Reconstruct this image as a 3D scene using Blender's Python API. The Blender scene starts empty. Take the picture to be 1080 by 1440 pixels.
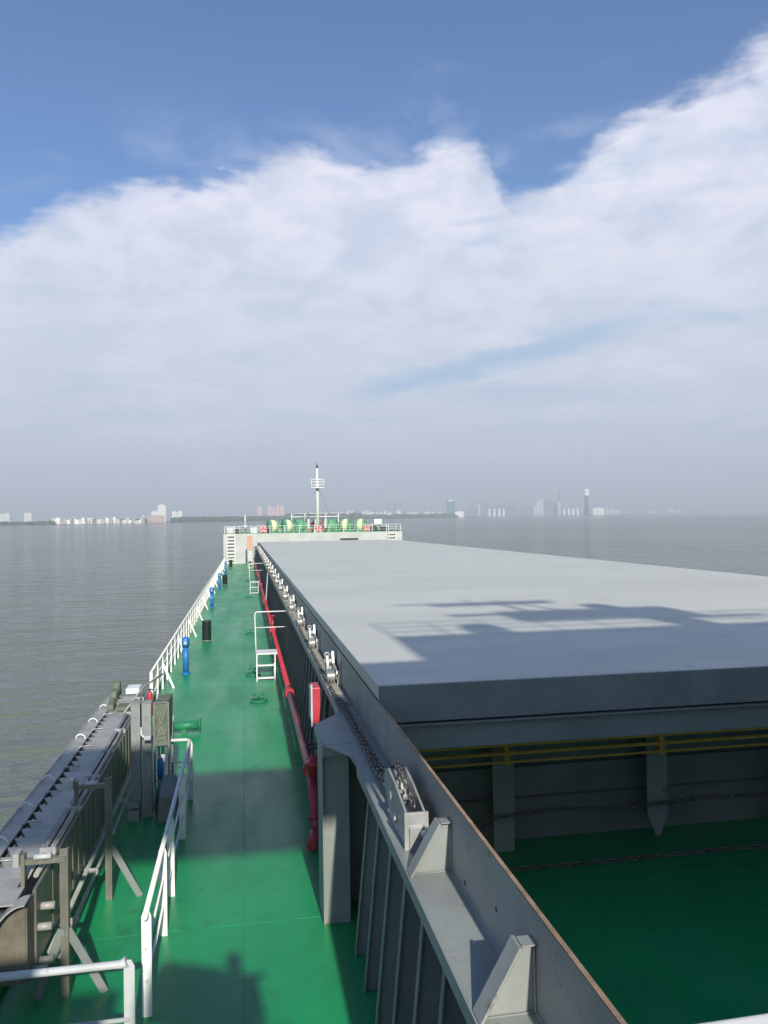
import bpy, bmesh, math, random
from mathutils import Vector, Matrix
R = math.radians
random.seed(7)
sc = bpy.context.scene
COL = sc.collection

# ------------------------------------------------------------------ camera
CAMZ = 5.2                       # eye height above the main deck
F = 1110.0
YAW, PIT, ROL = math.atan(196/F), R(0.33), R(0.77)
fwd = Vector((math.sin(YAW)*math.cos(PIT), math.cos(YAW)*math.cos(PIT), math.sin(PIT)))
rt0 = Vector((math.cos(YAW), -math.sin(YAW), 0)); up0 = rt0.cross(fwd)
rt = rt0*math.cos(ROL) - up0*math.sin(ROL); up = up0*math.cos(ROL) + rt0*math.sin(ROL)
cd = bpy.data.cameras.new('camera'); cam = bpy.data.objects.new('camera', cd); COL.objects.link(cam)
m = Matrix((rt, up, -fwd)).transposed().to_4x4(); m.translation = Vector((0, 0, CAMZ))
cam.matrix_world = m
cd.sensor_fit = 'VERTICAL'; cd.sensor_height = 36; cd.lens = 36*F/1440
cd.clip_start = 0.05; cd.clip_end = 90000
sc.camera = cam

# ------------------------------------------------------------------ light and exposure
SUN_COT, SUN_LAT = 1.80, -0.09   # shadow offset per metre of height: forward, sideways
sun_dir = Vector((-SUN_LAT, -SUN_COT, 1)).normalized()      # towards the sun
EL = math.asin(sun_dir.z); AZ = math.atan2(sun_dir.x, sun_dir.y)
sd = bpy.data.lights.new('sun', 'SUN'); sun = bpy.data.objects.new('sun', sd); COL.objects.link(sun)
sd.energy = 5.0; sd.angle = R(0.8); sd.color = (1, .94, .84)
sun.rotation_euler = sun_dir.to_track_quat('Z', 'Y').to_euler(); sun.location = (0, -20, 60)
sc.view_settings.view_transform = 'Standard'; sc.view_settings.look = 'None'
sc.view_settings.exposure = 0.28; sc.view_settings.gamma = 1

# ------------------------------------------------------------------ node helper
class NT:
    def __init__(s, t): s.t = t
    def n(s, typ, **kw):
        nd = s.t.nodes.new(typ)
        for k, v in kw.items():
            if k.startswith('i_'): nd.inputs[int(k[2:]) if k[2:].isdigit() else k[2:].replace('_', ' ')].default_value = v
            else: setattr(nd, k, v)
        return nd
    def l(s, a, b): s.t.links.new(a, b)
    def math(s, op, a, b=None, c=None, clamp=False):
        nd = s.t.nodes.new('ShaderNodeMath'); nd.operation = op; nd.use_clamp = clamp
        for i, v in enumerate((a, b, c)):
            if v is None: continue
            if isinstance(v, (int, float)): nd.inputs[i].default_value = v
            else: s.l(v, nd.inputs[i])
        return nd.outputs[0]
    def mix(s, f, a, b, blend='MIX'):
        nd = s.t.nodes.new('ShaderNodeMix'); nd.data_type = 'RGBA'; nd.blend_type = blend
        for i, v in ((0, f), (6, a), (7, b)):
            if isinstance(v, (int, float)): nd.inputs[i].default_value = v
            elif isinstance(v, tuple): nd.inputs[i].default_value = (*v[:3], 1)
            else: s.l(v, nd.inputs[i])
        return nd.outputs[2]
    def smooth(s, x, a, b):
        nd = s.t.nodes.new('ShaderNodeMapRange'); nd.interpolation_type = 'SMOOTHSTEP'
        s.l(x, nd.inputs[0]); nd.inputs[1].default_value = a; nd.inputs[2].default_value = b
        return nd.outputs[0]
    def noise(s, vec, scale, detail=5, rough=.55, dist=0.0):
        nd = s.n('ShaderNodeTexNoise'); nd.inputs['Scale'].default_value = scale
        nd.inputs['Detail'].default_value = detail; nd.inputs['Roughness'].default_value = rough
        nd.inputs['Distortion'].default_value = dist
        s.l(vec, nd.inputs['Vector']); return nd.outputs['Fac']
    def mapping(s, vec, loc=(0,0,0), rot=(0,0,0), scale=(1,1,1)):
        nd = s.n('ShaderNodeMapping'); s.l(vec, nd.inputs[0])
        nd.inputs[1].default_value = loc; nd.inputs[2].default_value = rot; nd.inputs[3].default_value = scale
        return nd.outputs[0]

# ------------------------------------------------------------------ world: sky and clouds
W = bpy.data.worlds.new('World'); sc.world = W; W.use_nodes = True
W.node_tree.nodes.clear(); w = NT(W.node_tree)
SKY_S = 0.10
sky = w.n('ShaderNodeTexSky'); sky.sky_type = 'NISHITA'; sky.sun_disc = False
sky.sun_elevation = EL; sky.sun_rotation = AZ; sky.air_density = 1.0; sky.dust_density = 0.4; sky.ozone_density = 2.0
tc = w.n('ShaderNodeTexCoord'); gv = tc.outputs['Generated']
# turn so that local +Y is the heading the ship's cameraman faces
rv = w.n('ShaderNodeVectorRotate'); rv.rotation_type = 'Z_AXIS'; w.l(gv, rv.inputs['Vector']); rv.inputs['Angle'].default_value = YAW
D = rv.outputs[0]
sep = w.n('ShaderNodeSeparateXYZ'); w.l(D, sep.inputs[0])
az = w.math('MULTIPLY', w.math('ARCTAN2', sep.outputs[0], sep.outputs[1]), 180/math.pi)
el = w.math('MULTIPLY', w.math('ARCSINE', sep.outputs[2]), 180/math.pi)
comb = w.n('ShaderNodeCombineXYZ'); w.l(az, comb.inputs[0]); w.l(el, comb.inputs[1]); AE = comb.outputs[0]
fc = w.n('ShaderNodeFloatCurve'); cur = fc.mapping.curves[0]
bp = [(-60,14),(-40,17),(-26,18.4),(-22.5,20.8),(-19.3,22.0),(-15,22.8),(-10.2,24.0),(-4.6,25.4),(1,24.6),(5.1,25.8),(7.8,24.6),(9.6,22.2),(12.2,23.2),(17,25.4),(22.5,27.0),(26,28.2),(35,31),(60,36)]
for i, (a, e) in enumerate(bp):
    x, y = (a+60)/120, e/40
    if i < 2:
        cur.points[0 if i == 0 else 1].location = (x, y) if i == 0 else (1, 36/40)
        if i == 0: continue
    if i == len(bp)-1: break
    cur.points.new(x, y)
fc.mapping.update()
w.l(w.math('DIVIDE', w.math('ADD', az, 60), 120, clamp=True), fc.inputs['Value'])
bound = w.math('MULTIPLY', fc.outputs[0], 40)
wv = w.mapping(AE, scale=(1/26, 1/15, 1))
n1 = w.noise(wv, 3.2, 9, .58, .25)
n2 = w.noise(w.mapping(AE, loc=(3.1, 1.7, 4), scale=(1/30, 1/9, 1)), 5.5, 8, .6, .3)
e1 = w.math('ADD', w.math('MULTIPLY', w.math('SUBTRACT', n1, .5), 5.5), w.math('MULTIPLY', w.math('SUBTRACT', n2, .5), 3.4))
dlt = w.math('ADD', w.math('SUBTRACT', bound, el), e1)          # >0 below the cloud edge
edge = w.smooth(dlt, -0.5, 1.5)
wisp = w.math('MULTIPLY', w.smooth(w.noise(w.mapping(AE, loc=(9, 2, 0), scale=(1/40, 1/14, 1)), 3.0, 8, .6, .4), .5, .75), w.smooth(dlt, -6, 0))
edge = w.math('MAXIMUM', edge, w.math('MULTIPLY', wisp, .35))
# body of the cloud bank: soft grey-blue veils with streaks rising to the right
rotv = w.mapping(AE, rot=(0, 0, R(-11)), scale=(1/34, 1/6.5, 1))
st = w.noise(rotv, 2.6, 8, .6, .5)
low = w.smooth(el, 22, 7)                                        # 1 near the horizon
st2 = w.noise(w.mapping(AE, loc=(5, 3, 1), rot=(0, 0, R(-14)), scale=(1/30, 1/7, 1)), 3.4, 9, .62, .5)
puff = w.noise(wv, 4.2, 9, .6, .3)
body = w.mix(w.smooth(puff, .34, .62), (.52, .58, .72), (.71, .72, .83))
body = w.mix(w.math('MULTIPLY', low, .75), body, (.52, .58, .69))
body = w.mix(w.math('MULTIPLY', w.smooth(st, .47, .68), w.math('MULTIPLY', low, .75)), body, (.39, .51, .66))
body = w.mix(w.math('MULTIPLY', w.smooth(st2, .5, .72), .6), body, (.68, .70, .81))
body = w.mix(w.math('MULTIPLY', w.smooth(w.noise(w.mapping(AE, loc=(1, 8, 2), rot=(0, 0, R(-9)), scale=(1/22, 1/5, 1)), 2.2, 8, .6, .4), .54, .72), w.math('MULTIPLY', w.smooth(az, -14, 10), .6)), body, (.36, .50, .68))
# the one long blue rift
rift_c = w.math('SUBTRACT', w.math('SUBTRACT', el, w.math('MULTIPLY', az, .21)), 9.2)
rift = w.math('SUBTRACT', 1, w.smooth(w.math('ABSOLUTE', w.math('ADD', rift_c, w.math('MULTIPLY', w.math('SUBTRACT', n2, .5), 3))), .1, 1.3))
rift = w.math('MULTIPLY', rift, w.math('MULTIPLY', w.smooth(az, -4, 1), w.smooth(az, 20, 13)))
body = w.mix(w.math('MULTIPLY', rift, .95), body, (.33, .49, .68))
skyc = w.mix(1.0, sky.outputs[0], (.56, .84, 1.14), 'MULTIPLY')
body10 = w.mix(1.0, body, (1/SKY_S,)*3, 'MULTIPLY')
haz = w.mix(w.smooth(el, 8, -1), body10, tuple(c/SKY_S for c in (.43, .47, .55)))
full = w.mix(edge, skyc, haz)
bg = w.n('ShaderNodeBackground'); w.l(full, bg.inputs[0]); bg.inputs[1].default_value = SKY_S
wo = w.n('ShaderNodeOutputWorld'); w.l(bg.outputs[0], wo.inputs[0])

# ------------------------------------------------------------------ materials
def base(name):
    mt = bpy.data.materials.new(name); mt.use_nodes = True
    t = NT(mt.node_tree); bs = mt.node_tree.nodes['Principled BSDF']
    return mt, t, bs
BEV = {'grey ship paint', 'grey bulwark paint', 'white rail paint', 'galvanised steel', 'dull aluminium plate', 'off-white rail paint'}
def paint(name, col, rough=.5, var=.18, scale=1.2, metal=0.0, bump=.02, rust=0.0, grime=.25, rustcol=(.16,.07,.03), streak=0.0, coat=0.0, spec=.5):
    mt, t, b = base(name)
    geo = t.n('ShaderNodeNewGeometry'); P = geo.outputs['Position']
    a = t.noise(P, scale, 6, .6); f = t.noise(P, scale*9, 4, .6)
    dark = tuple(c*(1-var) for c in col); lite = tuple(min(1, c*(1+var)) for c in col)
    c = t.mix(t.smooth(a, .3, .7), dark, lite)
    if grime: c = t.mix(t.math('MULTIPLY', t.smooth(f, .52, .78), grime), c, tuple(x*.55+.01 for x in col))
    if streak:
        s = t.noise(t.mapping(P, scale=(5, 5, .5)), 2.2, 6, .65)
        c = t.mix(t.math('MULTIPLY', t.smooth(s, .5, .75), streak), c, (.30, .27, .24))
    if rust:
        s = t.noise(P, 3.5, 8, .7)
        c = t.mix(t.math('MULTIPLY', t.smooth(s, .66-.1*rust, .72), .9), c, rustcol)
    t.l(c, b.inputs['Base Color'])
    b.inputs['Metallic'].default_value = metal; b.inputs['Specular IOR Level'].default_value = spec
    rr = t.n('ShaderNodeMapRange'); t.l(f, rr.inputs[0]); rr.inputs[3].default_value = max(.03, rough-.12); rr.inputs[4].default_value = rough+.14
    t.l(rr.outputs[0], b.inputs['Roughness'])
    if coat: b.inputs['Coat Weight'].default_value = coat; b.inputs['Coat Roughness'].default_value = .2
    bv = None
    if name in BEV:
        bv = t.n('ShaderNodeBevel'); bv.samples = 4; bv.inputs['Radius'].default_value = .008; t.l(bv.outputs[0], b.inputs['Normal'])
    if bump:
        bn = t.n('ShaderNodeBump'); bn.inputs['Strength'].default_value = .5; bn.inputs['Distance'].default_value = bump
        if bv: t.l(bv.outputs[0], bn.inputs['Normal'])
        t.l(t.noise(P, scale*4, 5, .6), bn.inputs['Height']); t.l(bn.outputs[0], b.inputs['Normal'])
    return mt
M = {}
M['grey'] = paint('grey ship paint', (.27, .295, .28), .5, .16, .9, rust=.5, bump=.01, grime=.2)
M['greydark'] = paint('grey bulwark paint', (.20, .222, .215), .55, .15, .9, rust=.1, bump=.01)
M['alu'] = paint('weathered aluminium', (.20, .20, .165), .48, .18, 2.0, metal=.35, bump=.006, streak=.5)
M['alulite'] = paint('dull aluminium plate', (.36, .365, .33), .5, .14, 3.0, metal=.1, bump=.004)
M['white'] = paint('white rail paint', (.80, .80, .76), .4, .06, 2.5, rust=.35, bump=.004, grime=.15, rustcol=(.35,.2,.1))
M['wgrey'] = paint('off-white rail paint', (.50, .53, .53), .45, .1, 2.5, rust=.3, bump=.004)
M['red'] = paint('red fire main paint', (.47, .045, .06), .4, .15, 2.0, rust=.1, bump=.004)
M['redfaded'] = paint('faded red', (.58, .20, .22), .5, .15, 2.0)
M['blue'] = paint('blue vent paint', (.02, .17, .48), .35, .12, 2.5, bump=.004)
M['black'] = paint('black paint', (.018, .02, .022), .45, .2, 3)
M['yellow'] = paint('yellow pipe paint', (.95, .55, .10), .4, .12, 3, rust=.2)
M['chain'] = paint('oily chain steel', (.17, .165, .15), .4, .3, 12, metal=.7, bump=0)
M['chrome'] = paint('worn bright steel', (.62, .61, .57), .3, .15, 6, metal=.7, bump=0, rust=.4)
M['zinc'] = paint('galvanised steel', (.42, .43, .41), .42, .14, 5, metal=.3, bump=.003, grime=.3)
M['rail_track'] = paint('dusty roller track', (.40, .37, .30), .75, .2, 3, rust=.5, bump=.01)
M['rust'] = paint('rusty steel edge', (.30, .20, .13), .8, .3, 6, bump=.01)
M['orange'] = paint('faded orange paint', (.55, .33, .20), .6, .1, 1)
M['greenpaint'] = paint('green machinery paint', (.03, .34, .14), .4, .15, 2)
M['fitgreen'] = paint('deck fitting green', (.02, .20, .10), .45, .2, 4)
M['ropey'] = paint('pale yellow rope', (.66, .68, .42), .8, .2, 6, bump=.02)
M['gwbrown'] = paint('stained brown-grey web', (.15, .135, .10), .6, .3, 3, metal=.1, bump=.01, streak=.3)
M['tarp'] = paint('olive tarpaulin', (.13, .16, .11), .75, .25, 5, bump=.03)
M['brown'] = paint('red-brown primer', (.22, .10, .08), .6, .2, 2)
M['crane_white'] = paint('white superstructure paint', (.75, .75, .72), .45, .06, .6, bump=.004)
M['glass'] = paint('dark window glass', (.03, .04, .05), .08, .1, 1, bump=0, grime=0)
M['skin'] = paint('skin', (.45, .27, .19), .55, .08, 8, bump=0)
M['cloth'] = paint('blue work cloth', (.05, .07, .14), .85, .15, 8, bump=.004)
M['winchgreen'] = paint('faded winch green', (.12, .34, .19), .5, .2, 2)
M['foliage'] = paint('far shore foliage', (.035, .075, .035), .8, .5, .05, bump=0)

# green deck paint: worn semi gloss with scuffs and damp patches
def deck_mat():
    mt, t, b = base('green deck paint'); P = t.n('ShaderNodeNewGeometry').outputs['Position']
    a = t.noise(P, .35, 7, .6); f = t.noise(P, 6, 5, .6); g = t.noise(t.mapping(P, scale=(1.2, .25, 1)), 1.1, 7, .65)
    c = t.mix(t.smooth(a, .3, .7), (.004, .255, .078), (.010, .325, .108))
    c = t.mix(t.math('MULTIPLY', t.smooth(g, .5, .72), .45), c, (.03, .235, .11))
    c = t.mix(t.math('MULTIPLY', t.smooth(f, .6, .75), .25), c, (.02, .12, .07))
    s = t.noise(P, 1.6, 9, .75)
    c = t.mix(t.math('MULTIPLY', t.smooth(s, .66, .73), .6), c, (.13, .13, .07))
    q = t.noise(P, .9, 6, .7, 1.2)
    c = t.mix(t.math('MULTIPLY', t.smooth(q, .54, .7), .6), c, (.012, .13, .055))
    t.l(c, b.inputs['Base Color'])
    rr = t.n('ShaderNodeMapRange'); t.l(g, rr.inputs[0]); rr.inputs[1].default_value = .3; rr.inputs[2].default_value = .75
    rr.inputs[3].default_value = .27; rr.inputs[4].default_value = .5
    t.l(rr.outputs[0], b.inputs['Roughness'])
    bn = t.n('ShaderNodeBump'); bn.inputs['Strength'].default_value = .35; bn.inputs['Distance'].default_value = .02
    t.l(t.noise(P, 3, 6, .6), bn.inputs['Height']); t.l(bn.outputs[0], b.inputs['Normal'])
    return mt
M['deck'] = deck_mat()
def hatch_mat():
    mt, t, b = base('hatch cover paint'); P = t.n('ShaderNodeNewGeometry').outputs['Position']
    a = t.noise(t.mapping(P, scale=(.5, 1, 1)), .25, 6, .6); f = t.noise(P, 3, 6, .65)
    g = t.noise(t.mapping(P, scale=(.7, 3.0, 1)), .8, 7, .6)
    c = t.mix(t.smooth(a, .3, .7), (.51, .525, .465), (.57, .585, .525))
    c = t.mix(t.math('MULTIPLY', t.smooth(g, .52, .72), .3), c, (.43, .45, .43))
    c = t.mix(t.math('MULTIPLY', t.smooth(f, .64, .74), .35), c, (.2, .2, .19))
    t.l(c, b.inputs['Base Color'])
    rr = t.n('ShaderNodeMapRange'); t.l(g, rr.inputs[0]); rr.inputs[1].default_value = .3; rr.inputs[2].default_value = .75
    rr.inputs[3].default_value = .45; rr.inputs[4].default_value = .6; t.l(rr.outputs[0], b.inputs['Roughness'])
    bn = t.n('ShaderNodeBump'); bn.inputs['Strength'].default_value = .3; bn.inputs['Distance'].default_value = .03
    t.l(t.noise(P, .9, 5, .6), bn.inputs['Height']); t.l(bn.outputs[0], b.inputs['Normal'])
    return mt
M['hatch'] = hatch_mat()
def sea_mat():
    mt, t, b = base('river water'); P = t.n('ShaderNodeNewGeometry').outputs['Position']
    a = t.noise(t.mapping(P, scale=(1, .5, 1)), .012, 5, .6)
    c = t.mix(t.smooth(a, .3, .7), (.125, .152, .12), (.16, .19, .155))
    t.l(c, b.inputs['Base Color']); b.inputs['Roughness'].default_value = .09; b.inputs['IOR'].default_value = 1.33
    h1 = t.noise(t.mapping(P, rot=(0, 0, R(14)), scale=(.42, 1, 1)), .62, 4, .55, .5)
    h2 = t.noise(t.mapping(P, rot=(0, 0, R(-12)), scale=(.5, 1, 1)), .14, 4, .55, .3)
    h = t.math('ADD', t.math('MULTIPLY', h1, 1.5), t.math('MULTIPLY', h2, 3.0))
    bn = t.n('ShaderNodeBump'); bn.inputs['Strength'].default_value = 1.0; bn.inputs['Distance'].default_value = 1.0
    t.l(h, bn.inputs['Height']); t.l(bn.outputs[0], b.inputs['Normal'])
    return mt
M['sea'] = sea_mat()
def bmat(name, col):
    mt, t, b = base(name); P = t.n('ShaderNodeNewGeometry').outputs['Position']
    br = t.n('ShaderNodeTexBrick'); br.offset = 0
    t.l(t.mapping(P, rot=(R(90), 0, 0), scale=(.16, .16, .3)), br.inputs['Vector'])
    br.inputs['Color1'].default_value = (.05, .06, .07, 1); br.inputs['Color2'].default_value = (.08, .09, .1, 1)
    br.inputs['Mortar'].default_value = (*col, 1); br.inputs['Mortar Size'].default_value = .17; br.inputs['Scale'].default_value = 1
    t.l(br.outputs[0], b.inputs['Base Color']); b.inputs['Roughness'].default_value = .7
    return mt
M['b_white'] = bmat('white far facade', (.60, .61, .60)); M['b_pink'] = bmat('pink far facade', (.58, .40, .38))
M['b_grey'] = bmat('grey far facade', (.16, .18, .21)); M['b_teal'] = bmat('teal glass facade', (.07, .20, .24))
M['b_plain'] = paint('plain white wall', (.85, .85, .82), .6, .08, .02, bump=0)
M['b_roof'] = paint('low roof', (.38, .30, .26), .7, .1, .02, bump=0)
M['b_blue'] = paint('blue roof sheet', (.15, .38, .55), .6, .1, .02, bump=0)
M['b_shaft'] = paint('dark tower shaft', (.10, .11, .13), .6, .1, .02, bump=0)

# ------------------------------------------------------------------ mesh helpers (ship / world coordinates)
SHIP = []
def tag(o, label=None, cat=None, group=None, kind=None):
    if label: o['label'] = label
    if cat: o['category'] = cat
    if group: o['group'] = group
    if kind: o['kind'] = kind
    return o
def thing(name, loc, label, cat, group=None, ship=True):
    o = bpy.data.objects.new(name, None); COL.objects.link(o); o.location = loc
    o.empty_display_size = .2
    tag(o, label, cat, group)
    if ship: SHIP.append(o)
    return o
def root_loc(p):
    while p is not None and p.parent is not None: p = p.parent
    return Vector(p.location) if p is not None else Vector((0, 0, 0))
def copy_tree(o, parent=None, loc=None, label=None):
    c = o.copy(); COL.objects.link(c)
    if parent: c.parent = parent
    else:
        if loc is not None: c.location = loc
        if o in SHIP: SHIP.append(c)
    if label: c['label'] = label
    for ch in list(o.children): copy_tree(ch, c)
    return c
class MB:
    def __init__(s): s.bm = bmesh.new()
    def box(s, x0, x1, y0, y1, z0, z1, bev=0):
        return s.hexa([(x0,y0,z0),(x1,y0,z0),(x1,y1,z0),(x0,y1,z0),(x0,y0,z1),(x1,y0,z1),(x1,y1,z1),(x0,y1,z1)], bev)
    def hexa(s, pts, bev=0):
        v = [s.bm.verts.new(p) for p in pts]
        fs = [s.bm.faces.new([v[i] for i in q]) for q in ((0,3,2,1),(4,5,6,7),(0,1,5,4),(1,2,6,5),(2,3,7,6),(3,0,4,7))]
        if bev:
            es = list({e for f in fs for e in f.edges})
            bmesh.ops.bevel(s.bm, geom=es, offset=bev, segments=2, affect='EDGES', profile=.5)
        return s
    def bar(s, p0, p1, w, d=None, ref=(0, 0, 1), bev=0):
        p0, p1 = Vector(p0), Vector(p1); d = w if d is None else d
        a = (p1-p0).normalized(); r = Vector(ref)
        if abs(a.dot(r)) > .98: r = Vector((0, 1, 0))
        u = a.cross(r).normalized()*w/2; v = u.cross(a).normalized()*d/2
        return s.hexa([p0-u-v, p0+u-v, p0+u+v, p0-u+v, p1-u-v, p1+u-v, p1+u+v, p1-u+v], bev)
    def tube(s, pts, r, n=10, cap=True):
        pts = [Vector(p) for p in pts]; rs = r if isinstance(r, (list, tuple)) else [r]*len(pts)
        rings = []; prev = None
        for i, p in enumerate(pts):
            if i == 0: t = pts[1]-p
            elif i == len(pts)-1: t = p-pts[i-1]
            else: t = (pts[i+1]-p).normalized()+(p-pts[i-1]).normalized()
            t.normalize()
            if prev is None:
                ref = Vector((0, 0, 1)) if abs(t.z) < .9 else Vector((1, 0, 0))
                u = t.cross(ref).normalized()
            else:
                u = (prev - t*prev.dot(t)).normalized()
            prev = u; v = t.cross(u)
            rings.append([s.bm.verts.new(p+(u*math.cos(2*math.pi*k/n)+v*math.sin(2*math.pi*k/n))*rs[i]) for k in range(n)])
        for a, b in zip(rings, rings[1:]):
            for k in range(n):
                f = s.bm.faces.new((a[k], a[(k+1) % n], b[(k+1) % n], b[k])); f.smooth = True
        if cap: s.bm.faces.new(rings[0][::-1]); s.bm.faces.new(rings[-1])
        return s
    def cyl(s, p0, p1, r, n=20): return s.tube([p0, p1], r, n)
    def lathe(s, c, axis, prof, n=24):     # prof: (along, radius)
        c = Vector(c); a = Vector(axis).normalized()
        ref = Vector((0, 0, 1)) if abs(a.z) < .9 else Vector((1, 0, 0)); u = a.cross(ref).normalized(); v = a.cross(u)
        rings = [[s.bm.verts.new(c+a*h+(u*math.cos(2*math.pi*k/n)+v*math.sin(2*math.pi*k/n))*max(r, 1e-4)) for k in range(n)] for h, r in prof]
        for p, q in zip(rings, rings[1:]):
            for k in range(n):
                f = s.bm.faces.new((p[k], p[(k+1) % n], q[(k+1) % n], q[k])); f.smooth = True
        s.bm.faces.new(rings[0][::-1]); s.bm.faces.new(rings[-1]); return s
    def prism(s, poly, ext):               # poly: list of 3-D points, ext: vector
        e = Vector(ext); a = [s.bm.verts.new(p) for p in poly]; b = [s.bm.verts.new(Vector(p)+e) for p in poly]
        s.bm.faces.new(a[::-1]); s.bm.faces.new(b)
        for i in range(len(a)):
            j = (i+1) % len(a); s.bm.faces.new((a[i], a[j], b[j], b[i]))
        return s
    def ring(s, c, axis, R_, r, n=20, m_=8, sx=1.0, ref=None):
        c = Vector(c); a = Vector(axis).normalized()
        rf = Vector(ref) if ref else (Vector((0, 0, 1)) if abs(a.z) < .9 else Vector((1, 0, 0)))
        u = (rf - a*rf.dot(a)).normalized(); v = a.cross(u); rows = []
        for k in range(n):
            th = 2*math.pi*k/n; d = u*math.cos(th)*sx+v*math.sin(th); cc = c+d*R_; dn = d.normalized()
            rows.append([s.bm.verts.new(cc+dn*r*math.cos(2*math.pi*j/m_)+a*r*math.sin(2*math.pi*j/m_)) for j in range(m_)])
        for k in range(n):
            p, q = rows[k], rows[(k+1) % n]
            for j in range(m_):
                f = s.bm.faces.new((p[j], q[j], q[(j+1) % m_], p[(j+1) % m_])); f.smooth = True
        return s
    def build(s, name, mat, parent=None, ship=True):
        bmesh.ops.recalc_face_normals(s.bm, faces=s.bm.faces[:])
        L = root_loc(parent)
        if L.length > 0: bmesh.ops.translate(s.bm, verts=s.bm.verts[:], vec=-L)
        me = bpy.data.meshes.new(name); s.bm.to_mesh(me); s.bm.free()
        o = bpy.data.objects.new(name, me); COL.objects.link(o)
        me.materials.append(M[mat] if isinstance(mat, str) else mat)
        if parent: o.parent = parent
        elif ship: SHIP.append(o)
        return o
def chain_mesh(path, L, wd, r, n=12, m_=5, sagroll=0):
    """links along a poly-line"""
    mb = MB(); path = [Vector(p) for p in path]; k = 0; pitch = L-2*r*1.15
    seg = 0; pos = path[0].copy(); rest = 0
    pts = []; total = [0]
    for a, b in zip(path, path[1:]): total.append(total[-1]+(b-a).length)
    d = 0
    while d <= total[-1]:
        while seg < len(path)-2 and d > total[seg+1]: seg += 1
        a, b = path[seg], path[seg+1]; t = (d-total[seg])/max(1e-6, total[seg+1]-total[seg])
        p = a.lerp(b, t); dr = (b-a).normalized()
        sd_ = dr.cross(Vector((0, 0, 1))); sd_ = sd_.normalized() if sd_.length > .05 else Vector((1, 0, 0))
        upv = sd_.cross(dr)
        tl = R(20)+random.uniform(-.2, .2)
        nrm = upv*math.cos(tl)+sd_*math.sin(tl) if k % 2 else sd_*math.cos(tl)-upv*math.sin(tl)
        mb.ring(p, nrm, wd/2-r, r, n, m_, sx=(L/2-r)/(wd/2-r), ref=dr)
        d += pitch; k += 1
    return mb
ORD = ['nearest','second','third','fourth','fifth','sixth','seventh','eighth','ninth','tenth','eleventh','twelfth','thirteenth','fourteenth','fifteenth','sixteenth','seventeenth','eighteenth','nineteenth','twentieth','twenty-first','twenty-second','twenty-third','twenty-fourth','twenty-fifth','twenty-sixth','twenty-seventh','twenty-eighth','twenty-ninth','thirtieth'] + [a+b for a in ('thirty-', 'forty-', 'fifty-') for b in ('first','second','third','fourth','fifth','sixth','seventh','eighth','ninth')]

# ------------------------------------------------------------------ sea, deck, hull
SEA = -4.0; PORT = -2.85; STB = 21.6; FCY = 108.0
mb = MB(); S = 30000
v = [mb.bm.verts.new(p) for p in ((-S,-2000,SEA),(S,-2000,SEA),(S,S*1.3,SEA),(-S,S*1.3,SEA))]; mb.bm.faces.new(v)
tag(mb.build('sea', 'sea', ship=False), kind='structure')

mb = MB(); mb.box(PORT, STB, -14, FCY, -.03, 0)
deck = tag(mb.build('deck', 'deck'), kind='structure')
mb = MB()
mb.box(PORT+.02, 1.1, 10.52, 10.532, .0, .005); mb.box(-.085, -.07, 8, FCY, 0, .004)
for k in range(1, 12): mb.box(PORT+.02, 1.1, 10.52+k*8.2, 10.535+k*8.2, 0, .004)
tag(mb.build('weld_seam', paint('weld seam paint', (.02, .27, .11), .5, .3, 3), deck), 'raised weld seams across the green deck')

hull = thing('ship_hull', (0, 50, SEA), 'grey steel hull of the cargo ship with raised forecastle at the bow', 'ship hull')
mb = MB(); zt = -.04
def hull_out(z):   # plan outline
    fl = 0 if z > -1 else .6
    bow = [(PORT, -14), (PORT, FCY), (PORT+.25, 112), (PORT+1.6, 119), (PORT+4.6, 126), (PORT+8.4, 131.5-fl), ((PORT+STB)/2, 134-fl*3),
           (STB-8.4, 131.5-fl), (STB-4.6, 126), (STB-1.6, 119), (STB-.25, 112), (STB, FCY), (STB, -14)]
    return bow
a = [(x, y, SEA-1) for x, y in hull_out(SEA)]; b = [(x, y, zt) for x, y in hull_out(0)]
mb.prism(a, (0, 0, zt-SEA+1)); mb.build('hull_side', 'greydark', hull)
mb = MB(); mb.box(PORT-.02, PORT+.1, -14, FCY, 0, .09); mb.build('gunwale_bar', 'greenpaint', hull)
FZ = 4.0
fc_pl = [(PORT, FCY), (PORT+.25, 112), (PORT+1.6, 119), (PORT+4.6, 126), (PORT+8.4, 131.5), ((PORT+STB)/2, 134), (STB-8.4, 131.5), (STB-4.6, 126), (STB-1.6, 119), (STB-.25, 112), (STB, FCY)]
mb = MB(); mb.prism([(x, y, 0) for x, y in fc_pl], (0, 0, FZ)); mb.build('forecastle', paint('forecastle wall paint', (.44,.45,.43), .5, .08, .8, rust=.1, bump=.004), hull)
mb = MB(); mb.prism([(x*.995+.05, y-.1 if y > FCY else y+.02, FZ+.004) for x, y in fc_pl], (0, 0, .02)); mb.build('forecastle_deck', 'deck', hull)
mb = MB()
for (x0, y0), (x1, y1) in zip(fc_pl[:-1], fc_pl[1:]):
    mb.bar((x0, y0, FZ+.06), (x1, y1, FZ+.06), .14, .12)
mb.build('forecastle_edge', 'greenpaint', hull)
# side doors and dark vent slot on the forecastle wall
mb = MB(); mb.box(12.9, 15.4, FCY-.12, FCY, 2.95, 3.15); mb.build('wall_vent', 'black', hull)

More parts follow.
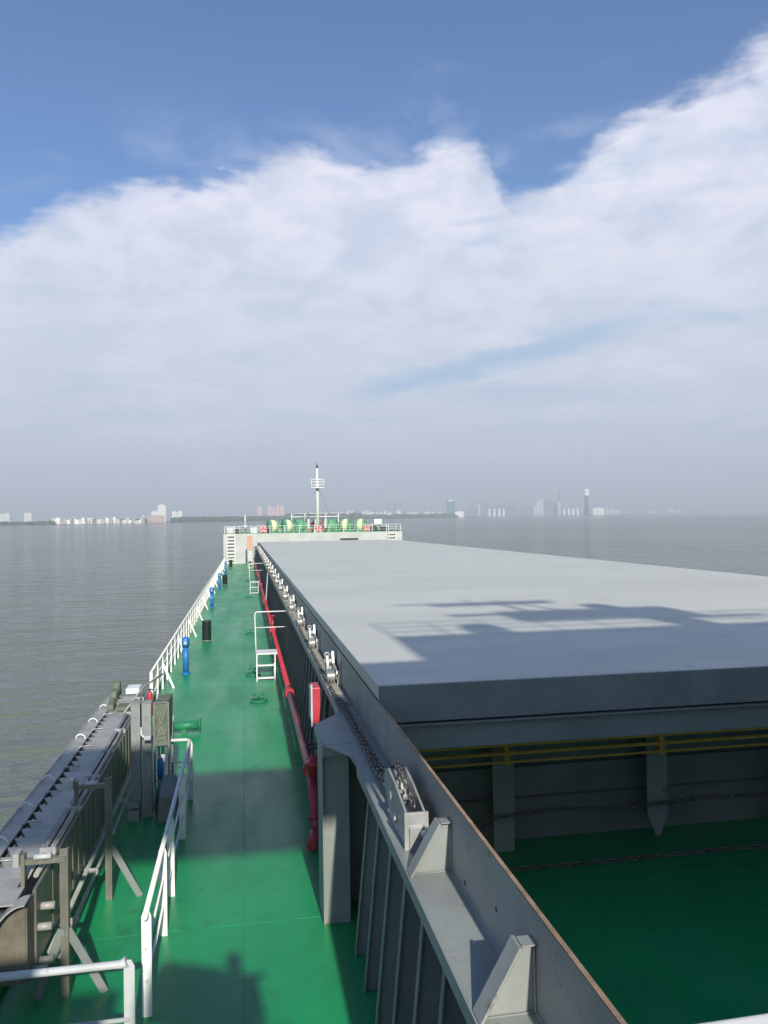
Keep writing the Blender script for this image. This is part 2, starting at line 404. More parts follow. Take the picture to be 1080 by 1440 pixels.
# ------------------------------------------------------------------ hatch coaming (port side) with tapered stays
CY1 = 104.0
co = thing('hatch_coaming', (1.4, 50, 0), 'long grey steel hatch coaming with closely spaced tapered stays beside the green walkway', 'hatch coaming')
ZF, ZT, XW = 2.42, 2.99, 1.59
mb = MB(); mb.box(XW, XW+.022, -1.2, CY1, .002, ZT, 0); mb.build('coaming_wall', 'grey', co)
mb = MB(); mb.box(XW-.003, XW+.025, -1.2, CY1, ZT+.0, ZT+.012); mb.build('coaming_edge', 'rust', co)
mb = MB(); mb.box(1.33, XW, 11.6, CY1, ZF-.02, ZF); mb.box(1.235, XW, -1.2, 9.6, ZF-.02, ZF)
mb.box(1.32, 1.332, 11.6, CY1, ZF-.1, ZF+.035); mb.box(1.225, 1.237, -1.2, 9.0, ZF-.11, ZF+.004)
mb.build('coaming_flange', 'grey', co)
def stay(mb, y):
    t = .014
    mb.prism([(1.26, y, 0.0), (XW-.001, y, 0.0), (XW-.001, y, ZF-.021), (1.50, y, ZF-.021)], (0, t, 0))
    mb.hexa([(1.245, y-.035, .002), (1.259, y-.035, .002), (1.259, y+.05, .002), (1.245, y+.05, .002), (1.485, y-.035, ZF-.03), (1.499, y-.035, ZF-.03), (1.499, y+.05, ZF-.03), (1.485, y+.05, ZF-.03)])
ys = []
y = 2.1; k = 0
while y < CY1-1:
    if not (10.0 < y < 11.3): ys.append(y)
    y += .74
for y in ys[:95]:
    mb = MB(); stay(mb, y); mb.build('stay', 'greydark', co)
if ys[95:]:
    mb = MB()
    for y in ys[95:]: stay(mb, y)
    o = mb.build('stay', 'greydark', co); o['kind'] = 'stuff'
# gussets above the flange
for y in (-.0, 2.45, 4.3, 6.15):
    mb = MB()
    mb.prism([(1.27, y, ZF+.002), (XW-.001, y, ZF+.002), (XW-.001, y, 2.81), (1.49, y, 2.81)], (0, .02, 0))
    mb.hexa([(1.24, y-.07, ZF+.002), (1.258, y-.07, ZF+.002), (1.258, y+.08, ZF+.002), (1.24, y+.08, ZF+.002),
             (1.475, y-.07, 2.82), (1.495, y-.07, 2.82), (1.495, y+.08, 2.82), (1.475, y+.08, 2.82)])
    mb.box(1.498, XW-.001, y-.05, y+.06, 2.812, 2.822)
    mb.build('gusset', 'grey', co)
for y, z in ((5.75, 2.50), (5.0, 2.66), (3.6, 2.6), (8.2, 2.6)):
    mb = MB(); mb.lathe((XW-.001, y, z), (-1, 0, 0), [(0, .018), (.003, .018)], 12); mb.build('drain_hole', 'black', co)
mb = MB()
for y in (2.45, 4.3, 6.15): mb.tube([(1.27, y-.012, ZF+.004), (XW-.004, y-.012, ZF+.004), (XW-.006, y-.012, 2.80)], .008, 6)
mb.tube([(XW-.004, -1.1, ZF+.003), (XW-.004, 11.5, ZF+.003)], .009, 6)
mb.build('weld_bead', 'grey', co)
# big box stay with bracket plate
mb = MB()
mb.box(.955, 1.30, 10.3, 10.315, .002, ZF-.02); mb.box(.945, .957, 10.24, 10.9, .002, ZF-.02); mb.box(.96, XW, 10.885, 10.9, .002, ZF-.02)
mb.prism([(1.30, 10.3, ZF-.02), (XW, 10.3, ZF-.02), (XW, 10.3, 1.75), (1.53, 10.3, 1.85), (1.44, 10.3, 2.1), (1.33, 10.3, 2.22), (1.30, 10.3, 2.22)], (0, .015, 0))
mb.build('box_stay', 'grey', co)
mb = MB(); mb.prism([(.93, 9.95, ZF), (.93, 10.1, ZF+.0), (.935, 11.0, ZF), (1.33, 11.6, ZF), (XW, 11.6, ZF), (XW, 9.6, ZF), (1.235, 9.6, ZF), (1.225, 9.0, ZF), (1.2, 9.45, ZF)], (0, 0, -.018))
mb.prism([(.925, 9.95, ZF-.15), (.925, 11.0, ZF-.15), (.925, 11.0, ZF+.004), (.925, 9.95, ZF+.004)], (.012, 0, 0))
mb.box(.93, 1.28, 9.94, 9.952, ZF-.15, ZF+.004)
mb.build('bracket_plate', 'grey', co)
mb = MB(); mb.bar((1.02, 44.0, .002), (1.3, 47.2, ZF-.1), .1, .05, ref=(1, 0, 0)); mb.build('prop', 'wgrey', co)
# roller track laid on the flange
mb = MB(); mb.box(1.415, 1.545, 12.1, CY1-1, ZF+.001, ZF+.028)
mb.build('roller_track', 'rail_track', co)
mb = MB()
y = 13.0
while y < CY1-2:
    mb.box(1.36, 1.43, y, y+.05, ZF+.001, ZF+.03); mb.box(1.52, 1.58, y+.6, y+.66, ZF+.001, ZF+.04); y += 1.3
mb.build('track_stop', 'rust', co)
# coaming end return
mb = MB(); mb.box(1.0, XW, CY1, CY1+.02, .002, ZF); mb.build('end_plate', 'grey', co)

# starboard coaming (mirror, simple run seen over the hatch)
co2 = thing('hatch_coaming', (17.6, 50, 0), 'far side grey hatch coaming along the right edge of the hatch cover', 'hatch coaming')
mb = MB(); mb.box(17.32, 17.35, -1.2, CY1, .002, ZT); mb.build('coaming_wall', 'grey', co2)
mb = MB(); mb.box(17.36, 17.65, -1.2, CY1, ZF-.02, ZF); mb.build('coaming_flange', 'grey', co2)
# fore and aft ends of the hold
HY0, HY1 = 9.6, 92.0
hc = thing('hatch_cover', (9, HY0, 2.7), 'broad flat pale grey hatch cover over the cargo hold', 'hatch cover')
mb = MB(); mb.box(XW+.0, 17.3, HY0, HY1, 3.02, 3.2, .012); mb.build('cover_panel', 'hatch', hc)
mb = MB(); mb.box(XW+.002, 17.30, HY0-.03, HY0-.003, 2.74, 3.192); mb.build('end_skirt', 'greydark', hc)
mb = MB(); mb.box(XW+.002, 17.30, HY0-.036, HY0-.031, 2.74, 2.76); mb.build('end_trim', 'greydark', hc)
bk = thing('hold_bulkhead', (9, 12.4, 0), 'dark grey stiffened bulkhead under the near end of the hatch cover', 'bulkhead')
mb = MB(); mb.box(XW+.03, 17.3, 12.4, 12.43, .002, 2.74); mb.build('bulkhead_plate', 'greydark', bk)
mb = MB(); mb.box(XW+.03, 17.3, HY0-.07, HY0+.3, 2.69, 2.71); mb.box(XW+.03, 17.3, HY0+.0, HY0+.02, 2.38, 2.688)
mb.box(XW+.03, 17.3, HY0+.3, 12.39, 2.712, 2.73)
mb.build('end_beam', 'greydark', bk)
mb = MB(); mb.box(XW+.03, 17.3, 12.26, 12.39, 1.2, 1.22); mb.box(XW+.03, 17.3, 12.3, 12.39, .68, .70); mb.build('ledge', 'greydark', bk)
for i in range(8):
    x = 3.95+i*2.61; xb = x
    if x > 17: break
    mb = MB(); zb = .02
    mb.prism([(x-.18, 11.95, 2.7), (x+.18, 11.95, 2.7), (x+.18, 11.95, .42), (x+.04, 11.95, .05), (x-.04, 11.95, .05), (x-.18, 11.95, .42)] if i % 2 else
             [(x-.18, 11.95, 2.7), (x+.18, 11.95, 2.7), (x+.17, 11.95, .01), (x-.17, 11.95, .01)], (0, .02, 0))
    mb.box(x-.008, x+.008, 11.97, 12.39, .3, 2.69)
    mb.build('column', 'grey', bk)
yp = thing('pipe_run', (9, 11.8, 1.6), 'three yellow hydraulic pipes running across the bulkhead under the hatch end', 'pipes')
for z, r in ((1.725, .030), (1.59, .028), (1.455, .018)):
    mb = MB(); mb.cyl((XW+.05, 11.8, z), (17.2, 11.8, z), r, 10); mb.build('pipe', 'yellow', yp)
for i in range(5):
    x = 3.97+i*2.61; mb = MB(); mb.box(x-.03, x+.03, 11.835, 11.95, 1.40, 1.79); mb.tube([(x, 11.76, 1.40), (x, 11.76, 1.79)], .012, 6); mb.build('pipe_clamp', 'yellow', yp)
def sag(x0, x1, z, s, y, n, amp=0):
    pts = []
    for i in range(n+1):
        t = i/n; pts.append((x0+(x1-x0)*t, y+random.uniform(-.01, .01), z - s*math.sin(math.pi*(t*5 % 1))))
    return pts
c1 = chain_mesh(sag(XW+.3, 15.5, .70, .05, 11.72, 60), .17, .10, .016, 12, 5)
o = c1.build('hold_chain', 'chain'); tag(o, 'upper dark chain hung across the hold bulkhead below the yellow pipes', 'chain')
c1 = chain_mesh(sag(XW+.3, 15.5, .045, .0, 11.25, 60), .17, .10, .016, 12, 5)
o = c1.build('hold_chain', 'chain'); tag(o, 'lower dark chain lying on the green hold floor before the bulkhead', 'chain')

# ------------------------------------------------------------------ roller units along the coaming
def make_roller(y, label):
    t = thing('hatch_roller', (1.5, y, ZF), label, 'hatch roller', 'steel hatch rollers along the coaming')
    z = ZF+.15
    mb = MB(); mb.lathe((1.36, y, z), (1, 0, 0), [(0, .05), (0, .125), (.022, .125), (.024, .085), (.05, .085), (.052, .13), (.078, .13), (.08, .08), (.10, .08), (.102, .118), (.125, .118), (.127, .06), (.2, .055), (.2, .02)], 22)
    mb.build('roller', 'chrome', t)
    mb = MB(); mb.prism([(1.52, y-.07, z-.07), (1.52, y+.1, z-.09), (1.50, y+.5, z-.02), (1.50, y+.55, z+.1), (1.50, y+.45, z+.15), (1.52, y-.03, z+.09)], (.035, 0, 0)); mb.prism([(1.43, y+.02, z+.0), (1.43, y+.45, z-.04), (1.43, y+.47, z+.06), (1.43, y+.05, z+.07)], (.03, 0, 0))
    mb.cyl((1.49, y, z), (1.58, y, z), .045, 12)
    mb.build('arm', 'zinc', t)
    mb = MB()
    mb.prism([(1.40, y+.42, z-.1), (1.40, y+.74, z-.1), (1.40, y+.72, z+.2), (1.40, y+.64, z+.27), (1.40, y+.52, z+.27), (1.40, y+.44, z+.12)], (.045, 0, 0))
    mb.prism([(1.50, y+.42, z-.1), (1.50, y+.74, z-.1), (1.50, y+.72, z+.24), (1.50, y+.64, z+.34), (1.50, y+.52, z+.34), (1.50, y+.44, z+.12)], (.045, 0, 0))
    mb.cyl((1.37, y+.58, z+.16), (1.585, y+.58, z+.16), .05, 12); mb.box(1.43, 1.52, y+.5, y+.7, z-.1, z+.08); mb.ring((1.42, y+.55, z+.28), (0, 1, 0), .04, .014, 12, 6)
    mb.build('lug', 'zinc', t)
    mb = MB(); mb.prism([(1.50, y-.24, z-.12), (XW-.003, y-.24, z-.12), (XW-.003, y-.24, z+.36)], (0, .016, 0)); mb.build('fin', 'zinc', t)
    mb = MB(); mb.box(1.34, 1.42, y-.2, y+.16, ZF+.001, ZF+.02); mb.box(1.50, 1.575, y+.42, y+.84, ZF+.001, ZF+.17); mb.build('base_block', 'rail_track', t)
    return t
r0 = make_roller(13.6, 'nearest bright steel roller on the hatch coaming track, beside the hatch cover corner')
k = 1; y = 13.6+3.85
while y < 90:
    copy_tree(r0, loc=(1.5, y, ZF), label='%s bright steel roller from the near end of the coaming track' % ORD[k]); y += 3.85; k += 1

# ------------------------------------------------------------------ drive chain on the flange and its block
path = [(1.40, 7.62, ZF+.30), (1.395, 7.9, ZF+.17), (1.39, 8.4, ZF+.07), (1.40, 9.2, ZF+.04), (1.41, 11, ZF+.035), (1.385, 13, ZF+.035), (1.385, 22, ZF+.035)]
ch = chain_mesh(path, .125, .078, .0125, 12, 5)
tag(ch.build('drive_chain', 'chain'), 'dark steel chain lying along the coaming flange up to the sheave block', 'chain')
ch = chain_mesh([(1.50, 7.75, ZF+.34), (1.475, 8.0, ZF+.2), (1.46, 8.8, ZF+.04), (1.455, 12, ZF+.034), (1.40, 12.6, ZF+.034)], .125, .078, .0125, 12, 5)
tag(ch.build('drive_chain', 'chain'), 'short inner chain strand doubling back beside the coaming wall', 'chain')
bl = thing('chain_block', (1.4, 6.9, ZF), 'pale grey sheave block with chain wheel bolted on the coaming flange', 'chain block')
for x in (1.315, 1.475):
    mb = MB(); mb.prism([(x, 6.62, ZF+.002), (x, 6.62, ZF+.30), (x, 7.1, ZF+.40), (x, 7.45, ZF+.44), (x, 7.62, ZF+.38), (x, 7.66, ZF+.24), (x, 7.35, ZF+.002)], (.02, 0, 0)); mb.build('cheek_plate', 'zinc', bl)
mb = MB(); mb.box(1.30, 1.51, 6.59, 6.618, ZF+.002, ZF+.315); mb.box(1.34, 1.53, 6.56, 6.588, ZF+.002, ZF+.2); mb.build('end_plate', 'zinc', bl)
mb = MB(); mb.lathe((1.38, 7.42, ZF+.26), (1, 0, 0), [(0, .06), (0, .17), (.02, .17), (.03, .13), (.05, .13), (.06, .17), (.075, .17), (.075, .06)], 24); mb.build('sheave', 'zinc', bl)
mb = MB(); mb.cyl((1.29, 7.25, ZF+.24), (1.53, 7.25, ZF+.24), .045, 16); mb.build('axle', 'zinc', bl)
mb = MB(); mb.cyl((1.28, 7.0, ZF+.12), (1.30, 7.0, ZF+.12), .035, 6)
mb.build('pin', 'zinc', bl)
mb = MB(); mb.lathe((1.49, 6.50, ZF+.16), (0, 0, 1), [(-.155, .05), (-.02, .05), (-.02, .07), (.02, .07), (.03, .035), (.06, .03)], 6); mb.lathe((1.49, 6.50, ZF+.0), (0, 0, 1), [(.003, .075), (.04, .075)], 16)
mb.build('tension_bolt', 'zinc', bl)
lc = chain_mesh([(1.41, 6.75, ZF+.33), (1.41, 7.2, ZF+.45), (1.41, 7.5, ZF+.46), (1.405, 7.68, ZF+.33)], .12, .075, .012, 12, 5)
lc.build('chain_end', 'chain', bl)

# ------------------------------------------------------------------ red fire main
fm = thing('fire_main', (1.06, 50, .9), 'long red fire main pipe running along the foot of the coaming', 'pipe')
PX, PZ = 1.08, .88
mb = MB(); mb.tube([(PX, 12.9, .12), (PX, 13.0, .3), (PX, 13.25, .62), (PX, 13.7, .84), (PX, 14.4, PZ), (PX, 20.6, PZ)], .085, 14)
mb.tube([(PX, 20.6, PZ), (PX, 103, PZ)], .068, 12); mb.build('pipe', 'red', fm)
mb = MB(); mb.lathe((PX, 20.5, PZ), (0, 1, 0), [(-.3, .12), (.3, .12)], 18); mb.build('sleeve', 'red', fm)
for y in (13.9, 32.6, 45, 57.5, 70, 83):
    mb = MB(); mb.lathe((PX, y, PZ), (0, 1, 0), [(0, .135), (.04, .135), (.042, .1), (.05, .1), (.052, .135), (.09, .135)], 18); mb.build('flange_joint', 'red', fm)
mb = MB(); mb.tube([(PX, 12.95, .2), (PX-.03, 12.82, .13), (PX-.1, 12.6, .09)], [.09, .1, .085], 14); mb.lathe((PX, 13.05, .35), (0, .4, 1), [(0, .13), (.05, .13)], 16); mb.build('outlet', 'red', fm)
for k, y in enumerate((33.0, 64.0)):
    mb = MB(); mb.tube([(PX, y, PZ), (PX, y, 1.25)], .045, 10); mb.tube([(PX, y, 1.25), (PX-.16, y-.05, 1.32)], .04, 10); mb.ring((PX, y, 1.42), (0, 0, 1), .1, .015, 16, 6)
    mb.tube([(PX, y, 1.25), (PX, y, 1.43)], .012, 6); mb.build('hydrant_valve', 'red', fm)
for y in (16, 20, 24, 28, 36, 40, 44, 50, 56, 62, 68, 76, 84, 92):
    mb = MB(); mb.box(PX-.09, PX+.14, y, y+.03, PZ-.12, PZ-.09); mb.box(PX-.01, PX+.01, y, y+.03, .002, PZ-.12); mb.build('pipe_support', 'greydark', fm)
# valve with hand wheel under the column + red box
vl = thing('fire_valve', (1.1, 13.4, .9), 'red gate valve with hand wheel on the near end of the fire main', 'valve')
mb = MB(); mb.lathe((1.1, 13.5, 1.05), (0, 0, 1), [(-.14, .1), (.05, .1), (.06, .15), (.1, .15), (.11, .08), (.22, .05)], 16); mb.build('valve_body', 'red', vl)
mb = MB(); mb.ring((1.1, 13.5, 1.42), (0, 0, 1), .13, .016, 20, 6); mb.cyl((1.1, 13.5, 1.25), (1.1, 13.5, 1.44), .014, 8); mb.bar((.97, 13.5, 1.42), (1.23, 13.5, 1.42), .02, .012); mb.build('hand_wheel', 'black', vl)
fb = thing('hose_box', (1.2, 15.6, 1.45), 'red fire hose box on a grey post beside the coaming', 'fire hose box')
mb = MB(); mb.box(1.13, 1.28, 14.0, 14.5, 1.66, 2.30, .012); mb.build('box_body', 'red', fb)
mb = MB(); mb.box(1.115, 1.128, 14.03, 14.47, 1.69, 2.27, .004); mb.box(1.11, 1.14, 13.98, 13.995, 1.62, 2.36); mb.build('door', 'wgrey', fb)
mb = MB(); mb.box(1.18, 1.24, 14.2, 14.26, .002, 1.655); mb.build('post', 'greydark', fb)

# ------------------------------------------------------------------ step-over platforms
def make_step(y, label):
    t = thing('step_platform', (.65, y, 0), label, 'step platform', 'white step platforms along the coaming')
    x0, x1, xr = .34, .94, 1.02
    for x in (x0, x1):
        mb = MB(); mb.bar((x, y, .0), (x, y+.02, .92), .05, .035, ref=(1, 0, 0)); mb.build('leg', 'white', t)
        mb = MB(); mb.bar((x, y+.75, 0), (x, y+.75, .88), .04, .04); mb.build('leg', 'white', t)
    mb = MB(); mb.box(x0-.03, xr+.06, y-.01, y+.85, .88, .915, .004); mb.build('platform', 'white', t)
    for z in (.08, .50):
        mb = MB(); mb.box(x0+.026, x1-.026, y-.02, y+.14, z, z+.035); mb.build('tread', 'white', t)
    mb = MB(); mb.tube([(x0-.02, y, .9), (x0-.03, y, 1.3), (x0-.05, y, 2.2), (x0-.03, y, 2.28), (x0+.05, y, 2.3), (1.32, y, 2.3)], .021, 8); mb.tube([(x0-.03, y, 1.78), (1.36, y, 1.78)], .015, 8)
    mb.build('handrail', 'white', t)
    return t
s0 = make_step(26.6, 'nearest white step platform with handrail beside the red pipe')
copy_tree(s0, loc=(.65, 60, 0), label='middle white step platform with handrail further along the coaming')
copy_tree(s0, loc=(.65, 95, 0), label='farthest white step platform with handrail close to the forecastle')
# green deck fittings
def make_fit(x, y, label):
    t = thing('deck_fitting', (x, y, 0), label, 'deck fitting', 'green deck fittings beside the step platforms')
    mb = MB(); mb.lathe((x, y, 0), (0, 0, 1), [(.001, .26), (.05, .26), (.055, .22), (.02, .2), (.02, .05)], 24); mb.build('coaming_ring', 'fitgreen', t)
    mb = MB(); mb.ring((x, y, .2), (0, 0, 1), .17, .014, 18, 6); mb.cyl((x, y, .01), (x, y, .22), .02, 8); mb.bar((x-.17, y, .2), (x+.17, y, .2), .02, .014); mb.build('hand_wheel', 'fitgreen', t)
    return t
f0 = make_fit(.34, 23.6, 'nearest round green deck fitting before the first step platform')
for lx, y, lb in ((.22, 27.8, 'green hand wheel fitting just behind the nearest step platform'), (.22, 38.2, 'green hand wheel fitting in mid deck between two step platforms'), (.2, 57.5, 'green hand wheel fitting before the middle step platform'), (.2, 74, 'farthest green hand wheel fitting on the walkway')):
    copy_tree(f0, loc=(lx, y, 0), label=lb)
gp = thing('deck_vent_pipe', (-1.5, 20.5, .2), 'short green pipe stub lying across the deck behind the tarpaulin crate', 'pipe')
mb = MB(); mb.cyl((-1.85, 20.4, .2), (-1.18, 20.4, .2), .11, 18); mb.box(-1.62, -1.5, 20.33, 20.47, .002, .12); mb.build('pipe', 'fitgreen', gp)
mb = MB(); mb.lathe((-1.18, 20.4, .2), (1, 0, 0), [(0, .17), (.03, .17)], 20); mb.build('pipe_flange', 'fitgreen', gp)

# ------------------------------------------------------------------ side railing (port), flat posts and two round rails
RX = -2.66
rl = thing('side_railing', (RX, 64, 0), 'long white side railing with flat posts on the left edge of the green deck', 'railing')
y0, y1 = 23.2, 106.5
mb = MB(); mb.cyl((RX, y0, 1.08), (RX, y1, 1.08), .026, 10); mb.build('top_rail', 'white', rl)
for z in (.40, .74):
    mb = MB(); mb.cyl((RX, y0, z), (RX, y1, z), .015, 8); mb.build('rail', 'white', rl)
y = y0; k = 0
while y <= y1:
    mb = MB(); mb.bar((RX, y, .0), (RX, y, 1.06), .02, .085, ref=(1, 0, 0)); mb.bar((RX, y, 0), (RX, y, 1.06), .12, .014, ref=(1, 0, 0))
    if k % 4 == 2: mb.bar((RX+.03, y, .80), (RX+.36, y, .0), .07, .012, ref=(0, 1, 0))
    mb.build('post', 'white', rl); y += 1.48; k += 1

# ------------------------------------------------------------------ blue air vents, black bins
def make_vent(y, label):
    t = thing('air_vent', (-2.1, y, 0), label, 'air vent', 'blue air vents along the side railing')
    mb = MB(); mb.cyl((-2.1, y, .06), (-2.1, y, .95), .1, 18); mb.build('pipe', 'blue', t)
    mb = MB(); mb.lathe((-2.1, y, .93), (0, 0, 1), [(0, .12), (.06, .12), (.065, .135), (.26, .135), (.32, .12), (.36, .07), (.37, .02)], 20); mb.box(-2.17, -2.03, y-.16, y-.1, 1.02, 1.2, .01); mb.build('vent_head', 'blue', t)
    mb = MB(); mb.box(-2.15, -2.05, y-.17, y-.162, 1.05, 1.16); mb.build('name_plate', 'zinc', t)
    mb = MB(); mb.lathe((-2.1, y, .001), (0, 0, 1), [(0, .17), (.03, .17), (.032, .11), (.06, .11)], 20); mb.build('foot_flange', 'blue', t)
    return t
v0 = make_vent(28.6, 'nearest tall blue air vent beside the white side railing')
for y, lb in ((51, 'second blue air vent, beyond the black bin by the railing'), (66, 'third blue air vent beside the middle black bin'), (87, 'farthest small blue air vent near the bow end of the railing')):
    copy_tree(v0, loc=(-2.1, y, 0), label=lb)
def make_bin(y, label):
    t = thing('black_bin', (-1.75, y, 0), label, 'bin', 'black cylindrical bins on the walkway')
    mb = MB(); mb.lathe((-1.75, y, .004), (0, 0, 1), [(0, .17), (0, .19), (.02, .2), (.84, .2), (.86, .21), (.9, .21), (.9, .19), (.6, .18), (.6, .02)], 24); mb.build('drum', 'black', t)
    mb = MB(); mb.ring((-1.75, y, .03), (0, 0, 1), .215, .015, 24, 6); mb.build('foot_ring', 'zinc', t)
    return t
b0 = make_bin(36.5, 'nearest black cylindrical bin standing on the green walkway')
copy_tree(b0, loc=(-1.75, 70, 0), label='middle black cylindrical bin standing on the green walkway')
copy_tree(b0, loc=(-1.75, 99, 0), label='farthest black cylindrical bin at the foot of the forecastle')

# ------------------------------------------------------------------ walkway railing round the gangway well
wr = thing('walkway_railing', (-1.08, 12, 0), 'white flat-post railing bending round the stowed gangway on the near deck', 'railing')
GX = -1.08
posts = [8.75, 10.42, 11.5, 13.55, 15.45]
mb = MB(); mb.tube([(GX, 8.6, 1.12), (GX, 15.38, 1.12), (GX, 15.46, 1.12), (GX-.08, 15.54, 1.12), (GX-.5, 15.56, 1.12)], .03, 12); mb.build('top_rail', 'white', wr)
for z in (.38, .72):
    mb = MB(); mb.tube([(GX, 8.75, z), (GX, 15.45, z)], .017, 8); mb.tube([(GX, 15.45, z), (GX-.5, 15.56, z)], .017, 8); mb.build('rail', 'white', wr)
for y in posts:
    mb = MB()
    mb.prism([(GX-.052, y, .002), (GX+.052, y, .002), (GX+.052, y, 1.06), (GX+.03, y, 1.12), (GX-.03, y, 1.12), (GX-.052, y, 1.06)], (0, .014, 0))
    mb.build('post', 'white', wr)
for x, y in ((GX-.5, 15.56), (GX-.5, 17.4)):
    mb = MB(); mb.bar((x, y, .0), (x, y, 1.16), .07, .014, ref=(0, 1, 0)); mb.build('post', 'white', wr)
mb = MB(); mb.tube([(GX-.5, 15.56, 1.14), (GX-.5, 17.4, 1.14)], .022, 8); mb.tube([(GX-.5, 15.56, .6), (GX-.5, 17.4, .6)], .015, 8); mb.build('rail', 'white', wr)

nr = thing('near_railing', (-2, 7.55, 0), 'grey-white pipe railing crossing the bottom left corner of the deck', 'railing')
NY = 7.78
mb = MB(); mb.tube([(-4.2, NY, 1.1), (-1.25, NY, 1.1), (-1.19, NY, 1.10), (-1.14, NY, 1.12)], [.036, .036, .04, .05], 14); mb.build('top_rail', 'wgrey', nr)
mb = MB(); mb.tube([(-4.2, NY, .58), (-1.12, NY, .58)], .022, 10); mb.build('rail', 'wgrey', nr)
for x in (-1.12, -2.7):
    mb = MB(); mb.prism([(x-.05, NY, .002), (x+.05, NY, .002), (x+.05, NY, 1.07), (x+.02, NY, 1.13), (x-.02, NY, 1.13), (x-.05, NY, 1.07)], (0, .016, 0)); mb.build('post', 'wgrey', nr)

# ------------------------------------------------------------------ stowed gangway
gw = thing('gangway', (-2.7, 13, .45), 'long weathered aluminium gangway stowed along the ship side', 'gangway')
G0, G1 = 8.9, 19.2
mb = MB(); mb.box(-2.30, -2.265, G0+.2, G1, .48, 1.30); mb.build('side_panel', 'alu', gw)
mb = MB(); mb.box(-3.14, -2.93, G0+.1, G1, 1.26, 1.285); mb.box(-3.16, -3.135, G0+.1, G1, .9, 1.30); mb.build('outer_stringer', 'alulite', gw)
mb = MB(); mb.box(-2.93, -2.50, G0+.1, G1, 1.13, 1.15); mb.box(-2.93, -2.3, G0+.2, G1, .5, .52); mb.build('dark_gap_sheet', 'black', gw)  # black sheet paints in the darkness of the gaps beneath the treads
n = int((G1-G0-.4)/.3)
for k in range(n):
    y = G0+.35+k*.3
    mb = MB(); mb.hexa([(-2.50, y, 1.19), (-2.80, y, 1.19), (-2.92, y+.28, 1.19), (-2.50, y+.28, 1.19), (-2.50, y, 1.27), (-2.80, y, 1.27), (-2.92, y+.28, 1.275), (-2.50, y+.28, 1.275)])
    mb.build('tread', 'alulite', gw)
for x, z, r in ((-2.44, 1.31, .026), (-2.34, 1.33, .03), (-2.20, .47, .03), (-2.10, .40, .022)):
    mb = MB(); mb.tube([(x, G0+.5, z), (x, G1-.2, z)], r, 10); mb.build('tube_rail', 'alulite', gw)
k = 0
for i in range(8):
    y = G0+.45+i*1.22
    mb = MB(); pts = []
    for j in range(8):
        a = math.pi*.62*j/7; pts.append((-3.03+.0*j-.09*math.cos(a)+.06, y+.02*j, 1.28+.11*math.sin(a)))
    mb.tube([(-3.12, y, 1.27)] + [(-3.12+.02*j, y, 1.33+.035*math.sin(j/7*math.pi)+.0) for j in range(8)] + [(-2.96, y, 1.28), (-2.955, y, 1.2)], .011, 6)
    mb.build('hook', 'white', gw)
    mb = MB(); mb.cyl((-2.95, y+.62, 1.30), (-2.70, y+.62, 1.30), .011, 6); mb.box(-2.96, -2.90, y+.59, y+.65, 1.286, 1.30)
    mb.build('pin_bar', 'zinc', gw)
for i in range(7):
    y = G0+1.2+i*1.4
    for (xx, zz) in ((-2.40, 1.31), (-2.17, .44)):
        mb = MB(); mb.box(xx-.07, xx+.11, y, y+.02, zz-.02, zz+.05); mb.cyl((xx+.1, y-.06, zz+.0), (xx+.1, y+.1, zz), .022, 10); mb.box(xx-.07, xx-.03, y+.02, y+.14, zz-.03, zz+.04); mb.build('clamp', 'zinc', gw)
for y, z in ((G0+.05, .52), (G0+.35, .46), (G0+.42, 1.02), (G0+.28, .86)):
    mb = MB(); mb.cyl((-2.30, y, z), (-2.12, y, z), .042, 16); mb.build('roller_pin', 'alulite', gw)
mb = MB(); mb.prism([(-2.285, G0-.08, .46), (-2.285, G0+.35, .36), (-2.285, G0+.9, .48), (-2.285, G0+.9, 1.30), (-2.285, G0-.08, 1.26)], (-.015, 0, 0))
mb.build('end_web', 'gwbrown', gw)
mb = MB(); mb.prism([(-2.31, G0-.05, .44), (-2.31, G0-.05, 1.26), (-2.42, G0-.05, 1.22), (-2.54, G0-.05, 1.08), (-2.62, G0-.05, .86), (-2.66, G0-.05, .6), (-2.66, G0-.05, .44)], (0, .015, 0)); mb.build('end_plate', 'gwbrown', gw)
arc = [(-2.28-.40*(1-math.cos(a)), .62+.70*math.sin(a)) for a in [math.pi/2*k/12 for k in range(13)]]
arc = [(-2.68+.40*math.sin(t)**1.0, .66+.66*math.cos(t)) if 0 else (-2.28-.40*math.sin(t), .66+.66*math.cos(t)) for t in [math.pi/2*k/12 for k in range(13)]] + [(-2.68, .40)]
mb = MB()
for (xa, za), (xb, zb) in zip(arc, arc[1:]):
    n0 = Vector((-(zb-za), 0, xb-xa)).normalized()*.014
    mb.hexa([(xa, G0-.2, za), (xb, G0-.2, zb), (xb, G0+.05, zb), (xa, G0+.05, za), (xa+n0.x, G0-.2, za+n0.z), (xb+n0.x, G0-.2, zb+n0.z), (xb+n0.x, G0+.05, zb+n0.z), (xa+n0.x, G0+.05, za+n0.z)])
mb.build('curved_rim', 'alulite', gw)
mb = MB(); mb.box(-3.16, -2.66, G0-.06, G0-.04, .5, 1.28); mb.box(-2.93, -2.42, G0-.06, G0+.36, 1.26, 1.275); mb.build('end_cover', 'alulite', gw)
mb = MB()
for i in range(26):
    y = G0+.9+i*.36; mb.box(-2.262, -2.25, y, y+.02, .5, 1.29)
mb.build('panel_rib', 'alu', gw)
mb = MB(); mb.cyl((-3.0, G1-.7, 1.42), (-2.86, G1-.7, 1.42), .12, 16); mb.cyl((-3.02, G1-.1, 1.5), (-2.88, G1-.1, 1.5), .12, 16); mb.box(-2.98, -2.9, G1-1.0, G1+.2, 1.28, 1.4); mb.build('hoist_wheel', 'tarp', gw)
